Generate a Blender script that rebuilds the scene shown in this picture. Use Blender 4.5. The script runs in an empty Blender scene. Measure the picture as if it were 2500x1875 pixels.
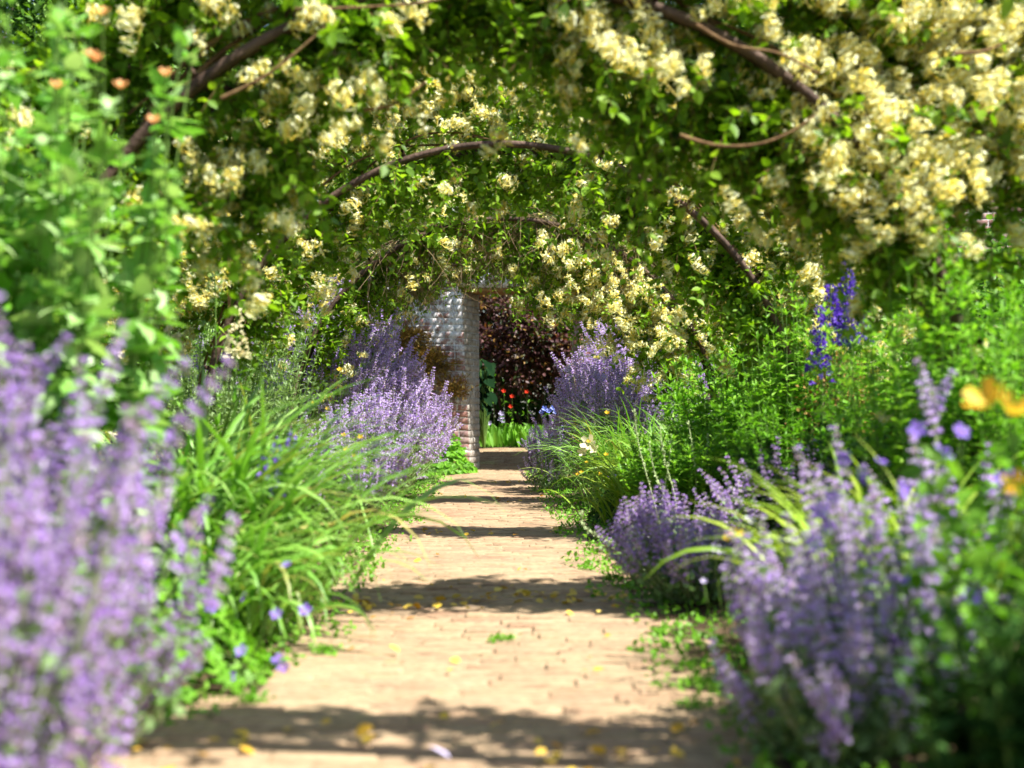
import bpy, bmesh, math, random
import numpy as np
from mathutils import Matrix, Vector
# ------------------------------------------------------------------ camera, sky, sun
SC = bpy.context.scene
COL = SC.collection
CAMH = 0.69
FPX = 3870.0                      # focal length in photo pixels (photo 2500 wide)
cam_d = bpy.data.cameras.new('camera'); cam = bpy.data.objects.new('camera', cam_d); COL.objects.link(cam)
cam.location = (0, 0, CAMH); cam.rotation_euler = (math.pi/2, 0, 0)
cam_d.sensor_width = 36; cam_d.lens = 36*FPX/2500; cam_d.shift_y = 0.025
cam_d.clip_start = 0.05; cam_d.clip_end = 400
cam_d.dof.use_dof = True; cam_d.dof.focus_distance = 11.5; cam_d.dof.aperture_fstop = 2.5
SC.camera = cam
SUN_EL = math.radians(54); SUN_AZ = math.radians(30)     # azimuth: from +X turned toward the camera
world = bpy.data.worlds.new('World'); SC.world = world; world.use_nodes = True
wn = world.node_tree.nodes; wl = world.node_tree.links
sky = wn.new('ShaderNodeTexSky'); sky.sky_type = 'NISHITA'; sky.sun_disc = False
sdir = Vector((math.cos(SUN_EL)*math.cos(SUN_AZ), -math.cos(SUN_EL)*math.sin(SUN_AZ), math.sin(SUN_EL)))
sky.sun_elevation = SUN_EL; sky.sun_rotation = math.atan2(sdir.x, sdir.y)
wl.new(sky.outputs[0], wn['Background'].inputs[0]); wn['Background'].inputs[1].default_value = 0.075
sun_d = bpy.data.lights.new('sun', 'SUN'); sun_d.energy = 5.0; sun_d.angle = math.radians(0.55); sun_d.color = (1, .965, .89)
sun = bpy.data.objects.new('sun', sun_d); COL.objects.link(sun)
sun.rotation_euler = sdir.to_track_quat('Z', 'Y').to_euler()
SC.view_settings.view_transform = 'Standard'; SC.view_settings.look = 'None'
SC.view_settings.exposure = 1.48; SC.view_settings.gamma = 1
SC.render.engine = 'CYCLES'
SC.cycles.use_denoising = True
SC.cycles.max_bounces = 7; SC.cycles.diffuse_bounces = 3; SC.cycles.transmission_bounces = 5; SC.cycles.glossy_bounces = 2
SC.cycles.sample_clamp_indirect = 6
rng = np.random.default_rng(7)
random.seed(7)
def U(a, b, n=None): return rng.uniform(a, b, n)
def NN(s, n=None): return rng.normal(0, s, n)
def AT(px, py, d): return Vector(((px-1250)/FPX*d, d, CAMH+(1000-py)/FPX*d))   # where a thing seen at px,py stands at distance d
def AX(px, d): return (px-1250)/FPX*d

def path_l(y): return -0.66-0.010*(y-4.5) if y > 3.9 else -0.66-(3.9-y)*.40
def path_r(y): return 0.50-0.019*(y-3.3)
def gz(x, y):
    x = np.asarray(x, float); y = np.asarray(y, float)
    l = -0.66-0.010*(y-4.5)-np.clip(3.9-y, 0, 3)*.40; r = 0.50-0.019*(y-3.3)
    e = np.maximum(l-x, x-r)
    bed = np.clip((e-0.05)/0.5, 0, 1); bed = bed*bed*(3-2*bed)*0.10*np.clip((17.6-y)/.8, 0, 1)
    w = 0.006*np.sin(x*5.1+y*1.3)+0.006*np.sin(y*2.3+x*2)+.004*np.sin(y*6.1)
    rise = np.clip((y-18.5)/1.7, 0, 1)*0.20
    return bed+w+rise

# ------------------------------------------------------------------ mesh helpers
class T:                                   # a template: verts, flat loops, sizes, material index
    def __init__(s, v, faces, m=None):
        s.v = np.array(v, float); s.l = np.array([i for f in faces for i in f]); s.s = np.array([len(f) for f in faces])
        s.m = np.zeros(len(faces), int) if m is None else np.array(m)
class Acc:
    def __init__(s): s.V = []; s.L = []; s.S = []; s.M = []; s.n = 0
    def inst(s, t, P, R, sc=None, m=None):
        P = np.asarray(P, float); k = len(P)
        if k == 0: return s
        R = np.asarray(R, float)
        if sc is not None:
            sc = np.asarray(sc, float); R = R*(sc[:, None, None] if sc.ndim == 1 else sc[:, None, :])
        V = np.einsum('kij,nj->kni', R, t.v)+P[:, None, :]
        n = len(t.v)
        s.V.append(V.reshape(-1, 3)); s.L.append((t.l[None, :]+n*np.arange(k)[:, None]).ravel()+s.n)
        s.S.append(np.tile(t.s, k)); s.M.append(np.tile(t.m, k) if m is None else np.repeat(m, len(t.s)))
        s.n += n*k
        return s
    def raw(s, V, faces, m=0):
        V = np.asarray(V, float); s.V.append(V)
        s.L.append(np.array([i for f in faces for i in f])+s.n); s.S.append(np.array([len(f) for f in faces]))
        s.M.append(np.full(len(faces), m)); s.n += len(V); return s
    def quads(s, V, Q, m=0):
        Q = np.asarray(Q); s.V.append(np.asarray(V, float)); s.L.append(Q.ravel()+s.n)
        s.S.append(np.full(len(Q), Q.shape[1])); s.M.append(np.full(len(Q), m)); s.n += len(V); return s
    def mesh(s, name, smooth=False):
        me = bpy.data.meshes.new(name)
        V = np.concatenate(s.V); L = np.concatenate(s.L).astype(np.int32); S = np.concatenate(s.S); M = np.concatenate(s.M)
        me.vertices.add(len(V)); me.vertices.foreach_set('co', V.astype(np.float32).ravel())
        me.loops.add(len(L)); me.loops.foreach_set('vertex_index', L)
        me.polygons.add(len(S)); st = np.concatenate([[0], np.cumsum(S)[:-1]]).astype(np.int32)
        me.polygons.foreach_set('loop_start', st)
        me.polygons.foreach_set('material_index', M.astype(np.int32))
        if smooth: me.polygons.foreach_set('use_smooth', np.ones(len(S), bool))
        me.update(calc_edges=True); me.validate()
        return me
    def build(s, name, mats, parent=None, smooth=False, origin=None):
        if not isinstance(mats, (list, tuple)): mats = [mats]
        if parent is not None and origin is None: origin = parent.location
        if origin is not None and s.V:
            o3 = np.array(origin); s.V = [v-o3 for v in s.V]
        me = s.mesh(name, smooth)
        for m in mats: me.materials.append(m)
        o = bpy.data.objects.new(name, me); COL.objects.link(o)
        if parent is not None: o.parent = parent
        elif origin is not None: o.location = origin
        return o
def norm(v): return v/np.maximum(np.linalg.norm(v, axis=-1, keepdims=True), 1e-9)
def frames(D, Nn):                        # columns: x, long axis y, normal z
    D = norm(D); X = norm(np.cross(D, Nn)); Z = np.cross(X, D)
    return np.stack([X, D, Z], axis=-1)
def zframes(D):                           # columns with z along D and random roll
    D = norm(D); A = rng.normal(size=D.shape); X = norm(np.cross(A, D)); Y = np.cross(D, X)
    return np.stack([X, Y, D], axis=-1)
def rdir(n, up=0.0, s=1.0):
    v = rng.normal(size=(n, 3))*s; v[:, 2] += up; return norm(v)
def tag(o, label=None, cat=None, group=None, kind=None):
    if label: o['label'] = label
    if cat: o['category'] = cat
    if group: o['group'] = group
    if kind: o['kind'] = kind
    return o
def empty(name, loc):
    o = bpy.data.objects.new(name, None); o.empty_display_size = .1; COL.objects.link(o); o.location = loc; return o
def tubes(acc, C, R, k=4, m=0):           # C (n,seg,3), R (n,seg)
    C = np.asarray(C, float); n, sg, _ = C.shape
    R = np.broadcast_to(np.asarray(R, float), (n, sg))
    Tn = norm(np.gradient(C, axis=1)); A = norm(rng.normal(size=(n, 1, 3))); A = np.broadcast_to(A, C.shape)
    X = norm(np.cross(Tn, A)); Y = np.cross(Tn, X)
    an = np.arange(k)*2*math.pi/k
    V = C[:, :, None, :]+R[:, :, None, None]*(np.cos(an)[None, None, :, None]*X[:, :, None, :]+np.sin(an)[None, None, :, None]*Y[:, :, None, :])
    V = V.reshape(-1, 3)
    i, j, a = np.meshgrid(np.arange(n), np.arange(sg-1), np.arange(k), indexing='ij')
    b = i*sg*k; a2 = (a+1) % k
    Q = np.stack([b+j*k+a, b+j*k+a2, b+(j+1)*k+a2, b+(j+1)*k+a], -1).reshape(-1, 4)
    acc.quads(V, Q, m)
def ribbons(acc, C, W, Nn, fold=.25, m=0):   # strips with a folded midrib. C (n,seg,3) W (n,seg) Nn (n,3) side vector
    n, sg, _ = C.shape
    S = norm(Nn)[:, None, :]; Tn = norm(np.gradient(C, axis=1)); Z = norm(np.cross(S, Tn))
    Lf = C-S*W[..., None]+Z*W[..., None]*fold; Rt = C+S*W[..., None]+Z*W[..., None]*fold
    V = np.stack([Lf, C, Rt], 2).reshape(-1, 3)
    i, j, a = np.meshgrid(np.arange(n), np.arange(sg-1), np.arange(2), indexing='ij')
    b = i*sg*3
    Q = np.stack([b+j*3+a, b+j*3+a+1, b+(j+1)*3+a+1, b+(j+1)*3+a], -1).reshape(-1, 4)
    acc.quads(V, Q, m)
def catmull(pts, n):
    pts = [Vector(p) for p in pts]; P = [pts[0]]+pts+[pts[-1]]; out = []
    segs = len(pts)-1
    for i in range(n):
        t = i/(n-1)*segs; k = min(int(t), segs-1); u = t-k
        a, b, c, d = P[k], P[k+1], P[k+2], P[k+3]
        out.append(0.5*((2*b)+(c-a)*u+(2*a-5*b+4*c-d)*u*u+(3*b-a-3*c+d)*u**3))
    return np.array(out)

# ------------------------------------------------------------------ materials
def newmat(name):
    m = bpy.data.materials.new(name); m.use_nodes = True; nt = m.node_tree
    for n in list(nt.nodes): nt.nodes.remove(n)
    return m, nt, nt.nodes, nt.links
def ramp(N, stops):
    r = N.new('ShaderNodeValToRGB'); e = r.color_ramp.elements
    e[0].position = stops[0][0]; e[0].color = (*stops[0][1], 1)
    e[1].position = stops[-1][0]; e[1].color = (*stops[-1][1], 1)
    for p, c in stops[1:-1]:
        x = e.new(p); x.color = (*c, 1)
    return r
def leafmat(name, cols, trans=.38, rough=.5, tcol=(1.25, 1.35, .6), spec=.35, obj=False):
    m, nt, N, L = newmat(name)
    g = N.new('ShaderNodeNewGeometry'); k = len(cols)
    r = ramp(N, [(i/(k-1), c) for i, c in enumerate(cols)])
    if obj:
        oi = N.new('ShaderNodeObjectInfo'); ad = N.new('ShaderNodeMath'); ad.operation = 'ADD'; fr = N.new('ShaderNodeMath'); fr.operation = 'FRACT'
        L.new(g.outputs['Random Per Island'], ad.inputs[0]); L.new(oi.outputs['Random'], ad.inputs[1]); L.new(ad.outputs[0], fr.inputs[0]); L.new(fr.outputs[0], r.inputs[0])
    else: L.new(g.outputs['Random Per Island'], r.inputs[0])
    p = N.new('ShaderNodeBsdfPrincipled'); p.inputs['Roughness'].default_value = rough; p.inputs['Specular IOR Level'].default_value = spec
    t = N.new('ShaderNodeBsdfTranslucent'); mx = N.new('ShaderNodeMixShader'); mx.inputs[0].default_value = trans
    mul = N.new('ShaderNodeMix'); mul.data_type = 'RGBA'; mul.blend_type = 'MULTIPLY'; mul.inputs[0].default_value = 1
    mul.inputs[7].default_value = (*tcol, 1); mul.clamp_result = False
    o = N.new('ShaderNodeOutputMaterial')
    L.new(r.outputs[0], p.inputs['Base Color']); L.new(r.outputs[0], mul.inputs[6]); L.new(mul.outputs[2], t.inputs[0])
    L.new(p.outputs[0], mx.inputs[1]); L.new(t.outputs[0], mx.inputs[2]); L.new(mx.outputs[0], o.inputs[0])
    return m
def noisemat(name, cols, scale=20, rough=.8, bump=.3, bscale=60, spec=.2):
    m, nt, N, L = newmat(name)
    g = N.new('ShaderNodeNewGeometry'); n = N.new('ShaderNodeTexNoise'); n.inputs['Scale'].default_value = scale; n.inputs['Detail'].default_value = 6
    L.new(g.outputs['Position'], n.inputs['Vector'])
    k = len(cols); r = ramp(N, [(.25+.5*i/(k-1), c) for i, c in enumerate(cols)]); L.new(n.outputs[0], r.inputs[0])
    b = N.new('ShaderNodeTexNoise'); b.inputs['Scale'].default_value = bscale; b.inputs['Detail'].default_value = 5; L.new(g.outputs['Position'], b.inputs['Vector'])
    bp = N.new('ShaderNodeBump'); bp.inputs['Strength'].default_value = bump; bp.inputs['Distance'].default_value = .02; L.new(b.outputs[0], bp.inputs['Height'])
    p = N.new('ShaderNodeBsdfPrincipled'); p.inputs['Roughness'].default_value = rough; p.inputs['Specular IOR Level'].default_value = spec
    o = N.new('ShaderNodeOutputMaterial'); L.new(r.outputs[0], p.inputs['Base Color']); L.new(bp.outputs[0], p.inputs['Normal']); L.new(p.outputs[0], o.inputs[0])
    return m
G = dict(
 honey=leafmat('honeysuckle leaf', [(.065,.14,.006), (.12,.25,.010), (.19,.36,.02), (.29,.46,.05)], trans=.5, rough=.5, tcol=(1.5, 1.45, .45)),
 mint=leafmat('pale serrated leaf', [(.09,.26,.015), (.22,.40,.10), (.40,.55,.26), (.13,.36,.02), (.30,.48,.16)], trans=.32, rough=.45, spec=.5),
 blade=leafmat('strap leaf', [(.10,.24,.02), (.17,.36,.04), (.30,.48,.12), (.13,.32,.04), (.20,.38,.06), (.12,.28,.03), (.42,.36,.12)], trans=.3, rough=.42, spec=.5),
 bladey=leafmat('yellow green strap leaf', [(.16,.30,.015), (.27,.42,.04), (.38,.48,.06), (.22,.38,.02)], trans=.35, rough=.42, spec=.5),
 green=leafmat('fresh green leaf', [(.08,.22,.01), (.13,.33,.015), (.20,.42,.04)], trans=.38, rough=.5),
 lime=leafmat('bright narrow leaf', [(.13,.32,.02), (.20,.42,.035), (.29,.50,.07)], trans=.42, rough=.5),
 dusk=leafmat('blue green broad leaf', [(.005,.018,.007), (.009,.028,.010), (.014,.038,.014)], trans=.15, rough=.9, spec=.02),  # blue green leaf colour darkened further, so the sunlit plant sinks into shadow
 dark=leafmat('dark green leaf', [(.018,.06,.010), (.03,.09,.012), (.05,.13,.02)], trans=.3, rough=.6, spec=.15),
 nleaf=leafmat('catmint leaf', [(.10,.18,.05), (.16,.26,.09), (.20,.32,.12)], trans=.3, rough=.65),
 far=leafmat('tree leaf', [(.04,.10,.008), (.07,.18,.012), (.12,.26,.02), (.22,.36,.06)], trans=.35, rough=.5),
 silver=leafmat('silver green leaf', [(.16,.26,.09), (.24,.36,.14), (.30,.40,.18)], trans=.3, rough=.6),
 plum=leafmat('plum leaf', [(.055,.016,.018), (.09,.034,.036), (.16,.07,.065), (.06,.02,.022), (.03,.06,.012), (.30,.15,.02)], trans=.25, rough=.55, tcol=(1.4,.7,.5), spec=.5),
 ochre=leafmat('dry ochre foliage', [(.12,.06,.015), (.24,.14,.02), (.32,.20,.04), (.10,.10,.02)], trans=.2, rough=.7, tcol=(1,1,1)),
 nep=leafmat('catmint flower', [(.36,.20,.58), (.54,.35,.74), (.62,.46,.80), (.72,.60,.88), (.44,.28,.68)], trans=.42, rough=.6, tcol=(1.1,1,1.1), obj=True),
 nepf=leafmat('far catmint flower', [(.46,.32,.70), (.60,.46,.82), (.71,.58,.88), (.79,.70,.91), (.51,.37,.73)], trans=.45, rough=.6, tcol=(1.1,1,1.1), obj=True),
 cal=leafmat('catmint calyx', [(.32,.18,.32), (.30,.34,.20), (.55,.38,.50)], trans=.2, rough=.6, tcol=(1,1,1)),
 cream=leafmat('honeysuckle cream petal', [(.93,.91,.46), (.95,.96,.74), (.94,.89,.50)], trans=.4, rough=.5, tcol=(1,1,.9), obj=True),
 yellow=leafmat('honeysuckle yellow petal', [(.93,.82,.18), (.94,.87,.34), (.92,.72,.08)], trans=.4, rough=.5, tcol=(1,.95,.7), obj=True),
 violet=leafmat('violet petal', [(.20,.10,.62), (.30,.16,.75), (.40,.26,.82)], trans=.4, rough=.5, tcol=(1.1,1,1.1)),
 deepv=leafmat('deep violet petal', [(.09,.04,.40), (.16,.07,.55), (.22,.12,.62)], trans=.35, rough=.5, tcol=(1.1,1,1.1)),
 blue=leafmat('blue petal', [(.10,.16,.65), (.20,.28,.80), (.42,.46,.85)], trans=.35, rough=.5, tcol=(1,1,1)),
 palev=leafmat('pale lilac petal', [(.55,.48,.80), (.70,.64,.88), (.62,.52,.84)], trans=.35, rough=.5, tcol=(1,1,1)),
 gold=leafmat('golden petal', [(.80,.50,.02), (.85,.62,.04), (.75,.38,.02)], trans=.35, rough=.5, tcol=(1,.9,.6)),
 lupin=leafmat('cream lupin petal', [(.78,.72,.42), (.84,.80,.55), (.78,.66,.38)], trans=.35, rough=.5, tcol=(1,1,.9)),
 peach=leafmat('peach bud', [(.72,.30,.10), (.80,.42,.16)], trans=.3, rough=.5, tcol=(1,.8,.6)),
 red=leafmat('red petal', [(.70,.03,.01), (.80,.06,.02)], trans=.3, rough=.5, tcol=(1,.6,.5)),
 white=leafmat('white petal', [(.75,.76,.74), (.84,.84,.84)], trans=.35, rough=.5, tcol=(1,1,1)),
 petal=leafmat('fallen yellow petal', [(.70,.42,.03), (.80,.58,.08), (.62,.32,.02), (.75,.60,.15)], trans=.25, rough=.6, tcol=(1,.9,.6), obj=True),
 gstem=noisemat('green stem', [(.08,.16,.03), (.14,.24,.05)], 30, .6, .1),
 pstem=noisemat('pale stem', [(.28,.38,.16), (.40,.46,.24)], 60, .6, .1),
 wood=noisemat('weathered arch wood', [(.035,.022,.016), (.08,.05,.035), (.15,.095,.07)], 14, .75, .4, 50),
 vine=noisemat('vine stem', [(.07,.035,.015), (.16,.09,.04), (.24,.16,.07)], 25, .8, .4),
 twig=noisemat('bare twig', [(.16,.10,.05), (.30,.22,.12)], 30, .8, .3),
 bark=noisemat('bark', [(.05,.035,.02), (.12,.09,.06)], 10, .9, .6, 30),
 jamb=noisemat('limewashed jamb brick', [(.13,.09,.075), (.30,.26,.22), (.40,.37,.33), (.24,.19,.16)], 11, .9, .5, 45),
 cope=noisemat('mossy coping brick', [(.07,.06,.04), (.16,.09,.06), (.08,.10,.03)], 12, .9, .4),
 lintel=noisemat('old oak lintel', [(.20,.10,.035), (.34,.18,.07)], 9, .7, .4, 30),
)
def soilmat():
    m, nt, N, L = newmat('bed soil'); g = N.new('ShaderNodeNewGeometry')
    n = N.new('ShaderNodeTexNoise'); n.inputs['Scale'].default_value = 9; n.inputs['Detail'].default_value = 8; L.new(g.outputs['Position'], n.inputs['Vector'])
    r = ramp(N, [(.3, (.045,.03,.018)), (.55, (.09,.06,.035)), (.62, (.07,.10,.03)), (.75, (.05,.12,.02))]); L.new(n.outputs[0], r.inputs[0])
    p = N.new('ShaderNodeBsdfPrincipled'); p.inputs['Roughness'].default_value = .95; p.inputs['Specular IOR Level'].default_value = .1
    b = N.new('ShaderNodeBump'); b.inputs['Strength'].default_value = .8; b.inputs['Distance'].default_value = .04; L.new(n.outputs[0], b.inputs['Height']); L.new(b.outputs[0], p.inputs['Normal'])
    o = N.new('ShaderNodeOutputMaterial'); L.new(r.outputs[0], p.inputs['Base Color']); L.new(p.outputs[0], o.inputs[0]); return m
def pathmat(name, brick=True):
    m, nt, N, L = newmat(name); g = N.new('ShaderNodeNewGeometry')
    n1 = N.new('ShaderNodeTexNoise'); n1.inputs['Scale'].default_value = 3.2; n1.inputs['Detail'].default_value = 7; L.new(g.outputs['Position'], n1.inputs['Vector'])
    n2 = N.new('ShaderNodeTexNoise'); n2.inputs['Scale'].default_value = 38; n2.inputs['Detail'].default_value = 6; L.new(g.outputs['Position'], n2.inputs['Vector'])
    if brick: r = ramp(N, [(0, (.30,.18,.115)), (.25, (.36,.235,.15)), (.5, (.29,.18,.115)), (.75, (.40,.28,.175)), (1, (.30,.21,.14))]); L.new(g.outputs['Random Per Island'], r.inputs[0])
    else: r = ramp(N, [(.3, (.20,.14,.09)), (.7, (.34,.24,.155))]); L.new(n2.outputs[0], r.inputs[0])
    dust = N.new('ShaderNodeMix'); dust.data_type = 'RGBA'; dr = ramp(N, [(.36, (.1,.1,.1)), (.66, (.9,.9,.9))]); L.new(n1.outputs[0], dr.inputs[0])
    L.new(dr.outputs[0], dust.inputs[0]); L.new(r.outputs[0], dust.inputs[6]); dust.inputs[7].default_value = (.37,.27,.165,1)
    moss = N.new('ShaderNodeMix'); moss.data_type = 'RGBA'; n3 = N.new('ShaderNodeTexNoise'); n3.inputs['Scale'].default_value = 7; n3.inputs['Detail'].default_value = 9; n3.inputs['Roughness'].default_value = .7
    L.new(g.outputs['Position'], n3.inputs['Vector']); mr = ramp(N, [(.60, (0,0,0)), (.70, (.55,.55,.55))]); L.new(n3.outputs[0], mr.inputs[0])
    L.new(mr.outputs[0], moss.inputs[0]); L.new(dust.outputs[2], moss.inputs[6]); moss.inputs[7].default_value = (.22,.22,.07,1)
    sp = N.new('ShaderNodeMix'); sp.data_type = 'RGBA'; sp.blend_type = 'MULTIPLY'; sp.inputs[0].default_value = .45
    sr = ramp(N, [(.3, (.5,.45,.42)), (.6, (1.1,1.1,1.1))]); L.new(n2.outputs[0], sr.inputs[0]); L.new(moss.outputs[2], sp.inputs[6]); L.new(sr.outputs[0], sp.inputs[7])
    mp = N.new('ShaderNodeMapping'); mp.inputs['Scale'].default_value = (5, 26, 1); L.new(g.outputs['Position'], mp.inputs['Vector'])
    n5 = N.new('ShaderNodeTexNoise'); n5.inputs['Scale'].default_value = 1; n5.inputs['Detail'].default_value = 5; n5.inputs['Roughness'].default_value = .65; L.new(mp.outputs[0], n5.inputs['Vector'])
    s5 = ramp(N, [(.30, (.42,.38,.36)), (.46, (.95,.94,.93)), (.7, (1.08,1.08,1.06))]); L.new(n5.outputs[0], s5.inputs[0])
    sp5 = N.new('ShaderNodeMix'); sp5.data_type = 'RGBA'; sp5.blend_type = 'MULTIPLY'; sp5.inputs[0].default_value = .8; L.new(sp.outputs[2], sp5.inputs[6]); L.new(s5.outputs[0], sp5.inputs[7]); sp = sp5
    p = N.new('ShaderNodeBsdfPrincipled'); p.inputs['Roughness'].default_value = .85; p.inputs['Specular IOR Level'].default_value = .2
    b = N.new('ShaderNodeBump'); b.inputs['Strength'].default_value = .5; b.inputs['Distance'].default_value = .006; L.new(n2.outputs[0], b.inputs['Height']); L.new(b.outputs[0], p.inputs['Normal'])
    o = N.new('ShaderNodeOutputMaterial'); L.new(sp.outputs[2], p.inputs['Base Color']); L.new(p.outputs[0], o.inputs[0]); return m
def wallmat(name, mortar=False):
    m, nt, N, L = newmat(name); g = N.new('ShaderNodeNewGeometry')
    if mortar: r = ramp(N, [(0, (.34,.32,.29)), (1, (.34,.32,.29))])
    else: r = ramp(N, [(0, (.20,.075,.055)), (.3, (.30,.12,.085)), (.5, (.13,.08,.08)), (.7, (.34,.11,.07)), (1, (.22,.15,.13))])
    L.new(g.outputs['Random Per Island'], r.inputs[0])
    n = N.new('ShaderNodeTexNoise'); n.inputs['Scale'].default_value = 7; n.inputs['Detail'].default_value = 10; n.inputs['Roughness'].default_value = .75; L.new(g.outputs['Position'], n.inputs['Vector'])
    sx = N.new('ShaderNodeSeparateXYZ'); L.new(g.outputs['Position'], sx.inputs[0])
    mz = N.new('ShaderNodeMapRange'); mz.inputs[1].default_value = .5; mz.inputs[2].default_value = 1.9; mz.inputs[3].default_value = -.06; mz.inputs[4].default_value = .10; L.new(sx.outputs[2], mz.inputs[0])
    mxx = N.new('ShaderNodeMapRange'); mxx.inputs[1].default_value = .5; mxx.inputs[2].default_value = .9; mxx.inputs[3].default_value = 0; mxx.inputs[4].default_value = -.34; L.new(sx.outputs[0], mxx.inputs[0])
    a = N.new('ShaderNodeMath'); a.operation = 'ADD'; L.new(n.outputs[0], a.inputs[0]); L.new(mz.outputs[0], a.inputs[1])
    a2 = N.new('ShaderNodeMath'); a2.operation = 'ADD'; L.new(a.outputs[0], a2.inputs[0]); L.new(mxx.outputs[0], a2.inputs[1])
    mj = N.new('ShaderNodeMapRange'); mj.inputs[1].default_value = -.66; mj.inputs[2].default_value = -.50; mj.inputs[3].default_value = 0; mj.inputs[4].default_value = .03; L.new(sx.outputs[0], mj.inputs[0])
    a3 = N.new('ShaderNodeMath'); a3.operation = 'ADD'; L.new(a2.outputs[0], a3.inputs[0]); L.new(mj.outputs[0], a3.inputs[1]); a2 = a3
    wr = ramp(N, [(.49, (.1,.1,.1)), (.60, (.95,.95,.95))]); L.new(a2.outputs[0], wr.inputs[0])
    mx = N.new('ShaderNodeMix'); mx.data_type = 'RGBA'; L.new(wr.outputs[0], mx.inputs[0]); L.new(r.outputs[0], mx.inputs[6]); mx.inputs[7].default_value = (.58,.58,.60,1)
    n2 = N.new('ShaderNodeTexNoise'); n2.inputs['Scale'].default_value = 45; n2.inputs['Detail'].default_value = 5; L.new(g.outputs['Position'], n2.inputs['Vector'])
    sp = N.new('ShaderNodeMix'); sp.data_type = 'RGBA'; sp.blend_type = 'MULTIPLY'; sp.inputs[0].default_value = .7
    sr = ramp(N, [(.33, (.4,.38,.36)), (.52, (1.1,1.1,1.1))]); L.new(n2.outputs[0], sr.inputs[0]); L.new(mx.outputs[2], sp.inputs[6]); L.new(sr.outputs[0], sp.inputs[7])
    p = N.new('ShaderNodeBsdfPrincipled'); p.inputs['Roughness'].default_value = .9; p.inputs['Specular IOR Level'].default_value = .15
    b = N.new('ShaderNodeBump'); b.inputs['Strength'].default_value = .8; b.inputs['Distance'].default_value = .005; L.new(n2.outputs[0], b.inputs['Height']); L.new(b.outputs[0], p.inputs['Normal'])
    o = N.new('ShaderNodeOutputMaterial'); L.new(sp.outputs[2], p.inputs['Base Color']); L.new(p.outputs[0], o.inputs[0]); return m

# ------------------------------------------------------------------ templates
def t_box():
    bm = bmesh.new(); bmesh.ops.create_cube(bm, size=1); bmesh.ops.bevel(bm, geom=bm.edges[:]+bm.verts[:], offset=.022, segments=1, affect='EDGES')
    t = T([v.co[:] for v in bm.verts], [[v.index for v in f.verts] for f in bm.faces]); bm.free(); return t
bm_box = t_box()
def t_leaf(w=.28, fold=.08, droop=.12, n=3, pts=(.0, .8, 1, .55)):      # midrib leaf of unit length along +Y
    v = []; f = []
    ys = np.linspace(0, 1, n+2)
    v.append((0, 0, 0))
    for y in ys[1:-1]:
        ww = w*math.sin(math.pi*min(1, y**.8))**.8; z = -droop*y*y
        v += [(-ww, y, z+fold), (0, y, z), (ww, y, z+fold)]
    v.append((0, 1, -droop)); k = len(v)-1
    f += [(0, 2, 1), (0, 3, 2)]
    for i in range(n-1):
        b = 1+3*i; f += [(b, b+1, b+4, b+3), (b+1, b+2, b+5, b+4)]
    b = 1+3*(n-1); f += [(b, b+1, k), (b+1, b+2, k)]
    return T(v, f)
L_oval = t_leaf(.30, .06, .10, 3); L_lance = t_leaf(.13, .03, .28, 4); L_simple = t_leaf(.27, .07, .1, 1); L_broad = t_leaf(.38, .07, .2, 4); L_needle = t_leaf(.07, .01, .1, 1)
def t_serrate():                                                       # toothed leaf
    v = [(0, 0, 0)]; f = []; n = 7
    for i in range(1, n):
        y = i/n; w = .30*math.sin(math.pi*y**.75)**.9*(1.16 if i % 2 else .86); z = -.22*y*y
        v += [(-w, y-.03, z+.05), (0, y, z), (w, y-.03, z+.05)]
    v.append((0, 1, -.22)); k = len(v)-1; f = [(0, 2, 1), (0, 3, 2)]
    for i in range(n-2):
        b = 1+3*i; f += [(b, b+1, b+4, b+3), (b+1, b+2, b+5, b+4)]
    b = 1+3*(n-2); f += [(b, b+1, k), (b+1, b+2, k)]
    return T(v, f)
L_serr = t_serrate()
def t_palm():                                                          # rounded lobed leaf, e.g. cranesbill
    v = [(0, 0, 0)]; f = []; n = 20
    for i in range(n+1):
        a = math.radians(-150+300*i/n); r = .5*(1-.22*abs(math.sin(a*2.5+.0)))*(1.05 if i % 2 else .93)
        v.append((r*math.sin(a), r*math.cos(a)+.05, .10*r+.03*math.cos(a*5)))
    for i in range(n): f.append((0, i+2, i+1))
    return T(v, f)
L_palm = t_palm()
def t_flower(n=5, w=.30, cup=.25, notch=.08):                          # open flower facing +Z, unit diameter about 1
    v = []; f = []
    for i in range(n):
        a = 2*math.pi*i/n; c, s = math.cos(a), math.sin(a); b = len(v)
        for (r, t, z) in ((.03, 0, 0), (.26, -w*.8, .6*cup*.5), (.46, -w*.6, cup*.6), (.50-notch, 0, cup*.55), (.46, w*.6, cup*.6), (.26, w*.8, .6*cup*.5)):
            v.append((r*c-t*.62*s, r*s+t*.62*c, z))
        f.append((b, b+1, b+2, b+3)); f.append((b, b+3, b+4, b+5))
    return T(v, f)
F_open = t_flower()
F_cup = t_flower(5, .34, .7, 0)
def small_floret():                                                    # little two-lipped floret pointing along +Z, ~1 long
    v = [(0, 0, 0), (.16, 0, .45), (0, .16, .45), (-.16, 0, .45), (0, -.16, .45), (.45, .12, .95), (.38, -.2, .8), (-.35, .22, 1.0), (-.28, -.2, .9), (.05, .42, .75), (.1, -.45, .85)]
    f = [(0, 1, 2), (0, 2, 3), (0, 3, 4), (0, 4, 1), (1, 6, 5, 2), (3, 7, 8, 4), (2, 9, 7, 3), (4, 10, 6, 1)]
    return T(v, f)
F_floret = small_floret()

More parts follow.
